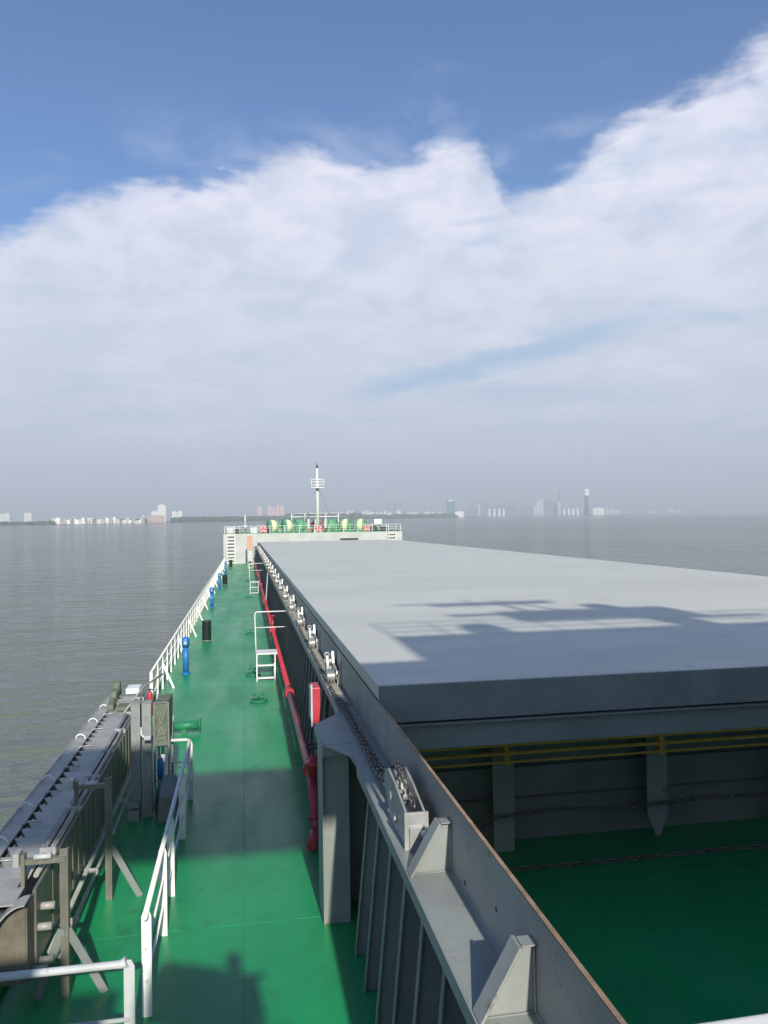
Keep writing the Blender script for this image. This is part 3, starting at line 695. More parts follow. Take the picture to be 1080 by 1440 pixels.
mb = MB(); mb.box(-2.75, -2.45, G1-.2, G1+.3, 1.34, 1.46, .01); mb.build('end_cap', 'white', gw)
mb = MB(); mb.box(-2.72, -2.5, G1-1.7, G1-1.3, 1.29, 1.38, .02); mb.box(-2.94, -2.8, G1-1.6, G1-1.2, 1.28, 1.42, .02); mb.build('gear_case', 'tarp', gw)
mb = MB(); mb.tube([(-2.5, G1-2.2, 1.36), (-2.2, G1-1.6, 1.75), (-1.9, G1-.4, 1.8)], .02, 6); mb.build('stay_rod', 'alulite', gw)

# stanchions carrying the gangway
def stanchion(x, y, h, both, label):
    t = thing('gangway_stanchion', (x, y, 0), label, 'stanchion', 'grey stanchions holding the gangway')
    mb = MB(); mb.box(x-.045, x+.045, y-.008, y+.008, .002, h); mb.box(x+.037, x+.051, y-.05, y+.05, .002, h); mb.build('post', 'alu', t)  # dark post and brace colours stand in for the shade on the stanchion
    mb = MB(); mb.bar((x+.03, y, .75), (x+.42, y+.02, .0), .02, .09, ref=(1, 0, 0)); mb.build('brace', 'greydark', t)
    if both:
        mb = MB(); mb.bar((x-.03, y, .75), (x-.30, y+.02, .0), .02, .09, ref=(1, 0, 0)); mb.build('brace', 'greydark', t)
    mb = MB(); mb.box(x-.42, x+.02, y-.03, y+.03, h-.14, h-.08); mb.box(x-.44, x-.40, y-.05, y+.05, h-.4, h-.02); mb.build('arm', 'alu', t)
    mb = MB(); mb.cyl((x-.30, y-.05, h-.05), (x-.12, y-.05, h-.05), .03, 10); mb.build('pin', 'wgrey', t); mb = MB(); mb.box(x-.5, x-.44, y-.12, y+.05, h-.12, h+.02); mb.build('latch', 'zinc', t)
stanchion(-2.02, 9.3, 1.64, True, 'near grey stanchion with two braces holding the gangway')
stanchion(-1.93, 11.6, 1.70, False, 'far grey stanchion with single brace holding the gangway')
dv = thing('gangway_davit', (-1.85, 14.7, 0), 'pair of thick grey upright channels of the gangway davit', 'davit')
for x in (-1.965, -1.775):
    mb = MB(); mb.box(x-.08, x+.08, 14.7, 14.72, .002, 2.03); mb.box(x-.08, x-.065, 14.72, 14.86, .002, 2.03); mb.box(x+.065, x+.08, 14.72, 14.86, .002, 2.03); mb.box(x-.088, x+.088, 14.69, 14.9, 2.032, 2.05)
    for z in (1.3, 1.55, 1.8): mb.lathe((x, 14.7, z), (0, -1, 0), [(0, .018), (.012, .018)], 8)
    mb.build('channel', 'grey', dv)
mb = MB(); mb.box(-2.1, -1.9, 14.5, 14.68, .25, .32); mb.box(-2.08, -1.9, 14.52, 14.68, .002, .2); mb.build('foot_block', 'grey', dv)
mb = MB(); mb.tube([(-1.86, 14.66, 1.62), (-1.85, 14.6, 1.50), (-1.80, 14.56, 1.46), (-1.68, 14.56, 1.46)], .022, 8); mb.box(-1.8, -1.68, 14.5, 14.57, 1.42, 1.49, .01); mb.build('handle', 'wgrey', dv)
# tarpaulin crate with cage sides
cr = thing('covered_crate', (-1.45, 15.3, 1), 'olive net-covered hoist crate on a ladder frame beside the davit channels', 'crate')
mb = MB(); mb.hexa([(-1.66, 15.0, 1.18), (-1.44, 15.0, 1.14), (-1.42, 15.7, 1.2), (-1.66, 15.7, 1.2), (-1.67, 15.0, 1.96), (-1.43, 15.0, 1.99), (-1.40, 15.7, 2.0), (-1.67, 15.7, 1.97)], .03); mb.build('cover', 'tarp', cr)
mb = MB()
for a, b in (((-1.66, 1.18), (-1.44, 1.95)), ((-1.44, 1.18), (-1.66, 1.95)), ((-1.66, 1.97), (-1.44, 1.97)), ((-1.66, 1.2), (-1.44, 1.2)), ((-1.6, 1.3), (-1.48, 1.32)), ((-1.6, 1.38), (-1.48, 1.4))):
    mb.bar((a[0], 14.98, a[1]), (b[0], 14.98, b[1]), .022, .022)
for x in (-1.67, -1.42): mb.bar((x, 14.98, 0), (x, 14.98, 1.98), .03, .03); mb.bar((x, 15.7, 0), (x, 15.7, 1.98), .03, .03)
for z in (.15, .35, .55, .75): mb.bar((-1.67, 14.98, z), (-1.5, 14.98, z), .02, .02)
mb.build('frame', 'greydark', cr)
wn = thing('hoist_winch', (-1.4, 14.2, 0), 'dark winch housing under the white railing by the davit channels', 'winch')
mb = MB(); mb.hexa([(-1.56, 14.3, .002), (-1.2, 14.3, .002), (-1.2, 14.8, .002), (-1.56, 14.8, .002), (-1.54, 14.3, .5), (-1.22, 14.3, .5), (-1.26, 14.8, .72), (-1.52, 14.8, .72)], .03); mb.build('housing', 'greydark', wn)
mb = MB(); mb.lathe((-1.58, 14.5, .4), (1, 0, 0), [(-.06, .1), (-.06, .2), (-.02, .2), (-.02, .1), (.0, .1)], 20); mb.build('drum', 'greydark', wn)
ex = thing('fire_extinguisher', (-1.9, 17.0, 1.2), 'small red fire extinguisher standing behind the davit channels', 'extinguisher')
mb = MB(); mb.lathe((-1.98, 17.0, 1.3), (0, 0, 1), [(0, .06), (.42, .06), (.47, .04), (.49, .02)], 16); mb.build('cylinder', 'red', ex)
mb = MB(); mb.cyl((-1.98, 17, 1.78), (-1.98, 17, 1.83), .018, 8); mb.bar((-2.0, 17, 1.83), (-1.9, 17, 1.81), .02, .02); mb.build('nozzle', 'black', ex)
mb = MB(); mb.bar((-1.98, 17.1, 0), (-1.98, 17.1, 1.7), .05, .03); mb.box(-2.06, -1.9, 16.9, 17.1, 1.27, 1.295); mb.build('bracket', 'greydark', ex)
bc = thing('blue_canister', (-1.58, 15.2, 0), 'small blue canister with green foot among the davit frames', 'canister')
mb = MB(); mb.lathe((-1.56, 14.85, .62), (0, 0, 1), [(0, .05), (.35, .05), (.4, .02)], 14); mb.build('body', 'blue', bc)
mb = MB(); mb.lathe((-1.56, 14.85, .002), (0, 0, 1), [(0, .08), (.3, .08), (.3, .055), (.6, .055)], 14); mb.build('foot', 'greenpaint', bc)

# ------------------------------------------------------------------ forecastle gear
def ladder(x, y, z0, z1, w, n, hand, label, grp=None):
    t = thing('ladder', (x, y, z0), label, 'ladder')
    for s in (-1, 1):
        mb = MB(); mb.bar((x+s*w/2, y, z0), (x+s*w/2, y+.35, z1), .06, .12); mb.build('side_rail', 'white', t)
    for k in range(n):
        f = (k+.5)/n; mb = MB(); mb.box(x-w/2, x+w/2, y-.12+.35*f, y+.12+.35*f, z0+(z1-z0)*f-.03, z0+(z1-z0)*f+.04); mb.build('step', 'white', t)
    for s in (-1, 1):
        mb = MB(); mb.tube([(x+s*w/2, y+.35, z1), (x+s*w/2, y+.35, z1+.9), (x+s*w/2, y+.45, z1+1.05), (x+s*w/2, y+.9, z1+1.05), (x+s*w/2, y+.95, z1)], .035, 8); mb.build('handrail', 'white', t)
ladder(-1.85, FCY-.75, 0, FZ, 1.0, 9, True, 'white ladder up the forecastle wall at the left end of the walkway')
ladder(20.1, FCY-.75, 0, FZ, 1.0, 9, True, 'white ladder up the forecastle wall at the right edge beyond the hatch')
fr = thing('bow_railing', (9, 120, FZ), 'white pipe railing round the edge of the forecastle deck', 'railing')
pl = [(x*.985+.14, max(y-.15, FCY+.12), FZ) for x, y in fc_pl]
loop = pl + [pl[0]]
segs = list(zip(loop[:-1], loop[1:]))
for (p, q) in segs:
    front = abs(p[1]-q[1]) < .3
    for z, r in ((1.0, .03), (.66, .018), (.34, .018)):
        mb = MB(); mb.tube([(p[0], p[1], FZ+z), (q[0], q[1], FZ+z)], r, 6); mb.build('rail', 'white', fr)
    L = (Vector(q)-Vector(p)).length; n = max(1, int(L/2.0))
    for k in range(n):
        c = Vector(p).lerp(Vector(q), k/n); mb = MB(); mb.bar(c, c+Vector((0, 0, 1.0)), .06, .04); mb.build('post', 'white', fr)
ma = thing('foremast', (10.3, 110, FZ), 'tall white foremast with a small railed crow platform on the forecastle', 'mast')
MX = 10.05; MY = 110.3
mb = MB(); mb.tube([(MX, MY, FZ), (MX, MY, FZ+6.2), (MX, MY, FZ+9.0)], [.2, .17, .11], 14); mb.prism([(MX-.6, MY, FZ+.03), (MX+.6, MY, FZ+.03), (MX+.18, MY, FZ+.6), (MX-.18, MY, FZ+.6)], (0, .05, 0)); mb.build('pole', 'white', ma)
mb = MB(); mb.box(MX-.95, MX+.95, MY-.5, MY+.5, FZ+6.2, FZ+6.28); mb.build('platform', 'white', ma)
mb = MB()
for z in (6.65, 7.05, 7.4): 
    for yy in (-.45, .45): mb.tube([(MX-.88, MY+yy, FZ+z), (MX+.88, MY+yy, FZ+z)], .04, 6)
    for xx in (-.88, .88): mb.tube([(MX+xx, MY-.45, FZ+z), (MX+xx, MY+.45, FZ+z)], .04, 6)
for xx in (-.88, .88):
    for yy in (-.45, .45): mb.tube([(MX+xx, MY+yy, FZ+6.28), (MX+xx, MY+yy, FZ+7.4)], .04, 6)
mb.build('railing', 'white', ma)
mb = MB(); mb.lathe((MX, MY, FZ+9.0), (0, 0, 1), [(0, .14), (.35, .14), (.38, .05), (.75, .03)], 12); mb.box(MX-.2, MX+.2, MY-.25, MY, FZ+5.8, FZ+6.1); mb.build('lamp', 'black', ma)
mb = MB(); mb.tube([(MX+.1, MY, FZ+6.3), (MX+3.6, MY+9, FZ+.2)], .018, 5); mb.build('stay_wire', 'greydark', ma)

def winch(x, kind, label):
    t = thing('mooring_winch', (x-.3, 113, FZ), label, 'mooring winch', 'green mooring winches on the forecastle')
    mb = MB(); zc = FZ+.95
    mb.lathe((x-1.0, 113, zc), (1, 0, 0), [(0, .15), (0, .95), (.09, .95), (.1, .45), (.95, .45), (.96, .95), (1.05, .95), (1.06, .2), (1.5, .18), (1.5, .5), (1.6, .5), (1.62, .1)], 28)
    mb.build('drum', 'winchgreen', t)
    mb = MB(); mb.lathe((x-.88, 113, zc), (1, 0, 0), [(0, .4), (.02, .84), (.4, .92), (.78, .84), (.8, .4)], 28)
    mb.build('rope', 'ropey' if kind else 'winchgreen', t)
    mb = MB(); mb.box(x-1.2, x+.9, 112.3, 113.7, FZ+.03, FZ+.14); mb.prism([(x-1.14, 112.5, FZ+.15), (x-1.14, 113.5, FZ+.15), (x-1.14, 113.15, zc+.15), (x-1.14, 112.85, zc+.15)], (.08, 0, 0))
    mb.prism([(x+.12, 112.5, FZ+.15), (x+.12, 113.5, FZ+.15), (x+.12, 113.15, zc+.15), (x+.12, 112.85, zc+.15)], (.08, 0, 0)); mb.box(x+.24, x+.42, 112.6, 113.4, FZ+.15, zc+.4); mb.build('bedplate', 'winchgreen', t)
    t.rotation_euler.z = R(24 if x < 10 else -24)
for x, kd, lb in ((4.5, 1, 'leftmost green mooring winch with pale yellow rope'), (6.6, 1, 'second mooring winch from the left with pale yellow rope'), (8.35, 0, 'bare green winch left of the foremast'),
                  (13.0, 0, 'bare green winch right of the foremast'), (15.0, 1, 'green mooring winch with pale rope right of the foremast'), (17.2, 1, 'rightmost green mooring winch with pale yellow rope')):
    winch(x-.2, kd, lb)
wl = thing('windlass', (10.3, 116, FZ), 'red-brown anchor windlass behind the foremast', 'windlass')
mb = MB(); mb.box(8.4, 12.2, 115.5, 117, FZ+.03, FZ+.5); mb.lathe((8.6, 116.2, FZ+1.1), (1, 0, 0), [(0, .2), (0, .5), (.3, .6), (.4, .3), (1.2, .3), (1.3, .62), (1.6, .62), (1.7, .25), (2.6, .25), (2.7, .6), (3.0, .55), (3.1, .2)], 20); mb.build('gear', 'brown', wl)
mb = MB()
for x in (9.0, 10.1, 11.5): mb.box(x, x+.35, 115.6, 116.8, FZ+.5, FZ+1.9)
mb.build('frame', 'wgrey', wl)
st_ = thing('bow_platform', (10.3, 121, FZ), 'white railed lookout platform at the bow behind the windlass', 'platform')
mb = MB(); mb.box(6.9, 14.3, 120, 121.5, FZ+2.25, FZ+2.35); mb.build('walkway', 'white', st_)
for x in (7.0, 9.0, 12.2, 14.1):
    mb = MB(); mb.bar((x, 120.2, FZ), (x, 120.2, FZ+2.8), .1, .1); mb.build('leg', 'white', st_)
mb = MB(); mb.tube([(6.9, 120.1, FZ+2.8), (14.3, 120.1, FZ+2.8)], .04, 6); mb.build('handrail', 'white', st_)
def buoy(x, label):
    t = thing('lifebuoy', (x, FCY+.06, FZ+.5), label, 'lifebuoy', 'faded red lifebuoys on the bow railing')
    mb = MB(); mb.ring((x, FCY-.02, FZ+.52), (0, 1, 0), .30, .085, 28, 10); mb.build('ring', 'redfaded', t)
    mb = MB()
    for a in range(4):
        th = a*math.pi/2+.78; mb.bar((x+.2*math.cos(th), FCY-.03, FZ+.52+.2*math.sin(th)), (x+.4*math.cos(th), FCY-.03, FZ+.52+.4*math.sin(th)), .09, .19, ref=(0, 1, 0))
    mb.build('band', 'white', t)
    mb = MB(); mb.box(x-.48, x+.48, FCY+.02, FCY+.05, FZ+.1, FZ+.92); mb.build('backboard', 'redfaded', t)
buoy(2.45, 'faded red lifebuoy board on the left part of the bow railing'); buoy(16.6, 'faded red lifebuoy board on the right part of the bow railing'); buoy(9.95, 'faded red lifebuoy board at the foot of the foremast')
ln = thing('mushroom_vent', (-.3, 110, FZ), 'pale grey post vent with white tip on the left of the forecastle', 'vent')
mb = MB(); mb.lathe((.05, 109.2, FZ+.02), (0, 0, 1), [(0, .16), (.7, .16), (.72, .34), (1.1, .34), (1.15, .2)], 18); mb.build('vent_body', 'wgrey', ln)
mb = MB(); mb.tube([(.05, 109.2, FZ+1.15), (.05, 109.2, FZ+2.5)], [.09, .06], 8); mb.build('tip', 'white', ln)
wb = thing('searchlight_box', (19.1, 110, FZ), 'white box on a short post at the right of the bow railing', 'box')
mb = MB(); mb.box(18.0, 19.1, 110, 110.6, FZ+1.05, FZ+1.75, .08); mb.build('housing', 'white', wb)
mb = MB(); mb.cyl((18.5, 110.3, FZ+.02), (18.5, 110.3, FZ+1.05), .1, 12); mb.build('post', 'greydark', wb)
for i, (x, wd, h, lb) in enumerate(((-2.0, .9, .85, 'leftmost grey locker on the forecastle behind the ladder'), (-.9, .8, .7, 'grey equipment box beside the left ladder on the forecastle'), (1.25, .9, .8, 'grey bollard cover near the left lifebuoy'), (17.9, .8, .8, 'dark chest right of the right lifebuoy'), (19.6, 1.0, .7, 'dark chest under the white box at the bow'))):
    t = thing('deck_locker', (x, 110, FZ), lb, 'locker')
    mb = MB(); mb.box(x-wd/2, x+wd/2, 110.8, 111.5, FZ+.03, FZ+h, .03); mb.build('locker_body', 'wgrey' if i in (0, 2) else 'black', t)
    mb = MB(); mb.box(x-wd/2-.03, x+wd/2+.03, 110.77, 111.53, FZ+h+.002, FZ+h+.06); mb.build('lid', 'wgrey', t)
def bollard(x, lb):
    t = thing('bollard', (x, 111, FZ), lb, 'bollard', 'twin bollards on the forecastle')
    for dx in (-.35, .35):
        mb = MB(); mb.lathe((x+dx, 112, FZ+.05), (0, 0, 1), [(0, .17), (.6, .17), (.62, .22), (.68, .22)], 16); mb.build('barrel', 'black', t)
    mb = MB(); mb.box(x-.7, x+.7, 111.7, 112.3, FZ+.026, FZ+.06); mb.build('base', 'black', t)
bollard(2.9, 'black twin bollard left of the leftmost mooring winch'); bollard(18.3, 'black twin bollard right of the rightmost mooring winch')
od = thing('orange_locker', (.45, FCY-3, 0), 'faded orange upright cabinet against the forecastle by the coaming end', 'cabinet')
mb = MB(); mb.box(.25, .95, FCY-4, FCY-3.4, 1.9, 3.75, .03); mb.build('cabinet_body', 'orange', od)
mb = MB(); mb.box(.3, .9, FCY-4.02, FCY-4.002, 2.0, 3.65, .008); mb.build('door', 'orange', od)
mb = MB(); mb.box(.3, .36, FCY-3.9, FCY-3.84, 0, 1.9); mb.box(.84, .9, FCY-3.9, FCY-3.84, 0, 1.9); mb.box(.3, .9, FCY-3.95, FCY-3.86, .5, 1.89); mb.build('stand', 'wgrey', od)

# ------------------------------------------------------------------ bridge and wheelhouse behind the camera (they cast the shadows on deck and hatch)
sp = thing('deckhouse', (12, -6, 0), 'white deckhouse whose shadow falls across the near hatch cover', 'deckhouse')
BX0, BX1, BY0, BYB, BZ = 3.25, 18.0, -1.2, -11.0, 11.3
mb = MB(); mb.box(BX0, BX1, BYB, BY0, .002, BZ); mb.build('wall', 'crane_white', sp)
mb = MB(); mb.box(PORT, BX0-.01, BYB, -3.2, .002, 3.42); mb.box(PORT, BX0-.01, BYB, .15, 3.44, 3.56); mb.build('lower_deck', 'crane_white', sp)
mb = MB(); mb.box(-4.6, BX0-.01, -4.0, .0, 9.1, 9.3); mb.build('wing_roof', 'crane_white', sp)
for z in (4.8, 7.2, 9.6):
    for i in range(10):
        x = BX0+.7+i*1.42; mb = MB(); mb.box(x, x+.9, BY0+.003, BY0+.03, z, z+.9); mb.build('window', 'glass', sp)
def rail_bits(mb, x0, x1, y, z, h=1.0, st=1.1):
    for q in (h, h*.66, h*.33): mb.tube([(x0, y, z+q), (x1, y, z+q)], .028, 6)
    x = x0
    while x <= x1+.01: mb.bar((x, y, z), (x, y, z+h), .05, .03); x += st
mb = MB(); rail_bits(mb, BX0+.02, BX1, BY0-.05, BZ, 1.0, 1.05); mb.build('top_railing', 'white', sp)
# the bright corner of the front bulwark rail, bottom right of the picture
def unproj(px, py, d):           # a point d metres ahead of the eye
    return Vector((0, 0, CAMZ)) + (fwd + rt*((px-540)/F) - up*((py-720)/F))*d
Ti = (Matrix.Translation((0, 0, CAMZ)) @ Matrix.Rotation(-R(.46), 4, 'X') @ Matrix.Translation((0, 0, -CAMZ))).inverted()
A, B = Ti @ unproj(950, 1441, .70), Ti @ unproj(1085, 1421, .74)
dr = (B-A).normalized(); nb = dr.cross(Vector((0, 0, 1))).normalized(); A2, B2 = A-dr*.15, B+dr*.12
z1_, t_ = Vector((0, 0, .0)), Vector((0, 0, -.02))
mb = MB(); mb.hexa([A2+nb*.07+t_, B2+nb*.07+t_, B2+t_, A2+t_, A2+nb*.07, B2+nb*.07, B2, A2], .004)
front = mb.build('rail_cap', 'white', sp)
# radar mast etc.
rm = thing('radar_mast', (9, -3, BZ), 'radar mast with scanner and yards above the deckhouse', 'mast')
mb = MB(); mb.tube([(9.4, -3, BZ), (9.0, -3, BZ+3.0)], [.5, .35], 10); mb.tube([(8.0, -3, BZ+2.4), (7.2, -3, BZ+4.1)], [.07, .05], 8); mb.build('tower', 'white', rm)
mb = MB(); mb.box(6.3, 10.3, -3.5, -2.6, BZ+1.9, BZ+2.5, .1); mb.box(5.2, 8, -3.1, -2.9, BZ+2.35, BZ+2.48); mb.build('platform', 'white', rm)
mb = MB(); mb.box(5.4, 8.4, -3.1, -2.9, BZ+3.45, BZ+3.62, .03); mb.tube([(7.1, -3, BZ+2.5), (7.1, -3, BZ+3.5)], .08, 8); mb.build('scanner', 'white', rm)
mb = MB(); mb.tube([(4.6, -3, BZ+3.75), (8.6, -3, BZ+3.75)], .06, 8); mb.tube([(6.4, -3, BZ+3.2), (6.6, -3, BZ+4.3)], .05, 6); mb.build('yard', 'white', rm)
mb = MB(); mb.box(9.4, 11.4, -3.1, -2.9, BZ+1.5, BZ+1.62); mb.build('arm', 'white', rm)
dm = thing('dome_antenna', (4.9, -1.7, BZ), 'white dome antenna on the deckhouse roof', 'antenna')
mb = MB(); mb.lathe((5.15, -1.8, BZ+.25), (0, 0, 1), [(0, .2), (.1, .38), (.35, .42), (.55, .36), (.7, .2), (.76, .03)], 20); mb.build('dome', 'white', dm)
mb = MB(); mb.cyl((5.15, -1.8, BZ), (5.15, -1.8, BZ+.27), .1, 10); mb.build('post', 'white', dm)
fn = thing('searchlight', (13.2, -2, BZ), 'searchlight on the deckhouse roof', 'searchlight')
mb = MB(); mb.lathe((13.6, -1.7, BZ+1.45), (0, 1, 0), [(-.4, .1), (-.3, .45), (.3, .5), (.32, .4)], 20); mb.build('head', 'white', fn)
mb = MB(); mb.cyl((13.6, -1.8, BZ), (13.6, -1.8, BZ+1.05), .08, 10); mb.build('stand', 'white', fn)
mb = MB(); mb.box(-3.4, -1.55, .10, .13, 3.57, 5.42); mb.box(-1.55, -.98, .10, .13, 3.57, 5.02); mb.box(-3.4, -1.53, .08, .15, 5.425, 5.45); mb.build('shade_panel', 'crane_white', sp)  # added unseen panel, stepped so its shadow darkens the near left deck
# the man with the camera, standing on the wing deck
pe = thing('person', (.30, -.24, 3.73), 'person in dark work clothes standing on the bridge wing behind the view', 'person')
def skin(name, joints, edges, mat, parent, root=0, sub=2):
    L = root_loc(parent)
    me = bpy.data.meshes.new(name); me.from_pydata([Vector(j[:3])-L for j in joints], edges, [])
    o = bpy.data.objects.new(name, me); COL.objects.link(o); o.parent = parent; me.materials.append(M[mat])
    sk = o.modifiers.new('skin', 'SKIN'); sk.use_smooth_shade = True
    for i, j in enumerate(joints):
        me.skin_vertices[0].data[i].radius = (j[3], j[4] if len(j) > 4 else j[3]); me.skin_vertices[0].data[i].use_root = (i == root)
    s = o.modifiers.new('sub', 'SUBSURF'); s.levels = s.render_levels = sub
    return o
px, py, pz = .30, -.24, 3.72
J = [(px,py,pz+.95,.22,.13),(px,py,pz+1.15,.22,.13),(px,py,pz+1.38,.24,.13),(px,py,pz+1.50,.10,.08),(px,py+.01,pz+1.58,.09,.08),(px,py+.03,pz+1.66,.11,.11),(px,py+.02,pz+1.77,.105,.10),
     (px-.2,py,pz+1.43,.06),(px-.25,py-.03,pz+1.15,.045),(px-.26,py+.06,pz+.90,.033),(px-.26,py+.09,pz+.82,.03),
     (px+.2,py,pz+1.43,.06),(px+.25,py-.03,pz+1.15,.045),(px+.26,py+.06,pz+.90,.033),(px+.26,py+.09,pz+.82,.03),
     (px-.1,py,pz+.86,.13),(px-.12,py+.02,pz+.48,.09),(px-.13,py-.02,pz+.08,.045),(px-.14,py+.1,pz+.035,.035),
     (px+.1,py,pz+.86,.13),(px+.12,py+.02,pz+.48,.09),(px+.13,py-.02,pz+.08,.045),(px+.14,py+.1,pz+.035,.035)]
E = [(0,1),(1,2),(2,3),(3,4),(4,5),(5,6),(2,7),(7,8),(8,9),(9,10),(2,11),(11,12),(12,13),(13,14),(0,15),(15,16),(16,17),(17,18),(0,19),(19,20),(20,21),(21,22)]
skin('body', J, E, 'cloth', pe)
mb = MB(); mb.box(px-.4, px+.4, py-.35, py+.3, 3.57, 3.73, .01); tag(mb.build('step_box', 'wgrey'), 'low grey step box on the wing deck under the standing person', 'step box')
lr = thing('shadow_drum', (-.8, -.5, 4.4), 'white drum added out of view to cast a shadow on the near deck', 'shadow caster')  # added unseen drum, placed and tilted for the dark blob on deck
mb = MB(); mb.lathe((-.86, -.52, 5.34), (1, 0, 0), [(0, .1), (.03, .26), (.1, .31), (.42, .31), (.43, .33), (.49, .33), (.5, .31), (.75, .31), (.82, .26), (.85, .1)], 24); mb.build('canister', 'white', lr)
for x in (-.8, -.25):
    mb = MB(); mb.bar((x, -.7, 3.56), (x, -.55, 5.02), .08, .05); mb.build('shadow_drum_leg', 'white', lr)
lr.rotation_euler.y = R(14)
# ------------------------------------------------------------------ far shore (world coordinates, not part of the ship)
def wpt(px, dist):               # photo column -> world bearing; used only to spread the towns along the shore
    a = YAW + math.atan((px-540)/F); return Vector((math.sin(a)*dist, math.cos(a)*dist, SEA))
def shore(name, pts, h, mat, label=None, kind='structure', cat=None):
    mb = MB()
    a = [(p.x, p.y, SEA-2) for p in pts]
    mb.prism(a, (0, 0, 2+h)); o = mb.build(name, mat, ship=False); tag(o, label, cat, kind=kind); return o
M['bank'] = paint('far river bank', (.14, .14, .11), .9, .2, .01, bump=0)
shore('land', [wpt(-260, 1850), wpt(60, 1900), wpt(280, 2050), wpt(520, 2500), wpt(660, 3300), wpt(720, 5200), wpt(420, 7500), wpt(-700, 6000)], 1.2, 'bank')
shore('far_land', [wpt(640, 4900), wpt(760, 4250), wpt(880, 4300), wpt(985, 9500), wpt(900, 13000), wpt(640, 12000)], 1.5, 'bank')
# tree belts: clumped blobs, a wood that reads as one mass
def belt(name, x0, x1, d0, d1, h0, h1, label, rows=2, step=1.0):
    bm = bmesh.new(); px = x0
    while px < x1:
        t = (px-x0)/(x1-x0)
        for r in range(rows):
            d = (d0+(d1-d0)*t)*(1+.012*r)+random.uniform(-8, 8); c = wpt(px+random.uniform(-1, 1), d)
            h = (h0+(h1-h0)*t)*random.uniform(.6, 1.15); wd = random.uniform(6, 13)*d/2200
            mtx = Matrix.Translation((c.x, c.y, SEA+1+h*.45)) @ Matrix.Diagonal((wd, wd*.8, h*.55, 1)).to_4x4()
            bmesh.ops.create_icosphere(bm, subdivisions=2, radius=1, matrix=mtx)
        px += step
    for v_ in bm.verts: v_.co += Vector((random.uniform(-1, 1), random.uniform(-1, 1), random.uniform(-1, 1)))*1.1
    me = bpy.data.meshes.new(name); bm.to_mesh(me); bm.free(); o = bpy.data.objects.new(name, me); COL.objects.link(o); me.materials.append(M['foliage'])
    tag(o, label, 'trees', kind='stuff')
belt('tree_belt', -40, 75, 1960, 1980, 7, 8, 'low dark trees on the far left shore', 2, 1.6)
belt('tree_belt', 70, 215, 2075, 2090, 9, 10, 'thin dark trees behind the white waterfront row', 2, 2.0)
belt('tree_belt', 245, 640, 2120, 3500, 13, 17, 'long belt of trees along the middle of the far shore', 3, 1.3)
belt('tree_belt', 405, 505, 2450, 2560, 22, 20, 'slightly higher wooded rise behind the foremast', 2, 1.5)
bcount = [0]
def bld(px0, px1, py, ybase, d, mat, label, cat='building', name='building', group=None, roof=None, depth=None, round_=False):
    """tower block seen between photo columns px0..px1 whose top reaches photo row py"""
    c = wpt((px0+px1)/2, d); cosf = math.cos(math.atan(((px0+px1)/2-540)/F))
    wd = (px1-px0)/F*d*cosf; zt_ = CAMZ + (HOR((px0+px1)/2)-py)/F*d*cosf
    h = zt_-SEA; dp = depth or max(wd*.8, 14)
    a = -(YAW + math.atan(((px0+px1)/2-540)/F))
    t = thing(name, c, label, cat, group, ship=False)
    mb = MB(); u, v_ = Vector((math.cos(a), math.sin(a), 0)), Vector((-math.sin(a), math.cos(a), 0))
    def bx(x0, x1, y0, y1, z0, z1):
        mb.hexa([c+u*x+v_*y+Vector((0, 0, z)) for x, y, z in ((x0,y0,z0),(x1,y0,z0),(x1,y1,z0),(x0,y1,z0),(x0,y0,z1),(x1,y0,z1),(x1,y1,z1),(x0,y1,z1))])
    bx(-wd/2, wd/2, 0, dp, 0, h); mb.build('wall', mat, t)
    mb = MB(); bx(-wd*.25, wd*.25, dp*.3, dp*.7, h+.05, h+max(1.0, h*.05)); bx(-wd/2-.3, wd/2+.3, -.3, dp+.3, h+.0, h+.04)
    mb.build('roof', roof or mat, t)
    return t
def HOR(px): return 726.4-.0134*(px-540)
g = 'white blocks of the left waterfront'
specs = [(222,233,710.5,'b_white'),(213,222,719,'b_white'),(242,249,719.5,'b_white'),(250,256,719,'b_white'),(208,231,725,'b_roof')]
lbs = ['tallest white tower of the left waterfront', 'shorter white tower left of the tallest one', 'left tower of the white twin pair', 'right tower of the white twin pair', 'wide brownish low block at the foot of the tallest white tower']
for (a, b, t_, m_), lb in zip(specs, lbs): bld(a, b, t_, 737, 2300 if m_ == 'b_white' else 2080, m_, lb, group=None)
x = 72; i = 0
M['b_tan'] = paint('tan far wall', (.55, .48, .38), .7, .2, .02, bump=0); M['b_dull'] = paint('dull white far wall', (.55, .56, .54), .7, .2, .02, bump=0)
cols = ['b_plain', 'b_tan', 'b_dull', 'b_plain', 'b_roof', 'b_blue', 'b_dull', 'b_plain', 'b_tan', 'b_grey', 'b_dull']
while x < 198:
    wd = random.choice((2.2, 3, 3.6, 4.5, 6.5)); hh = random.choice((727.5, 728.5, 729.5, 730.5, 731.5, 732.3)); m_ = cols[i % 11]
    bld(x, x+wd, hh, 737, random.uniform(1950, 2060), m_, 'low %s waterfront building, %s from the left in the white row' % ({'b_plain':'white','b_tan':'tan','b_dull':'dull white','b_roof':'brownish','b_blue':'blue','b_grey':'grey'}[m_], ORD[i] if i else 'first'), group=g, roof=random.choice(('b_roof', 'b_dull', 'b_blue', m_))); x += wd*random.uniform(.6, 1.12); i += 1
for i, (a, b, t_) in enumerate(((-2,6,723),(7,13,722),(34,38.5,721.5),(39,44,721.5))):
    bld(a, b, t_, 737, 3300, 'b_white', ['leftmost hazy apartment tower at the picture edge', 'second hazy apartment tower from the left edge', 'left one of two hazy towers beyond the low trees', 'right one of two hazy towers beyond the low trees'][i])
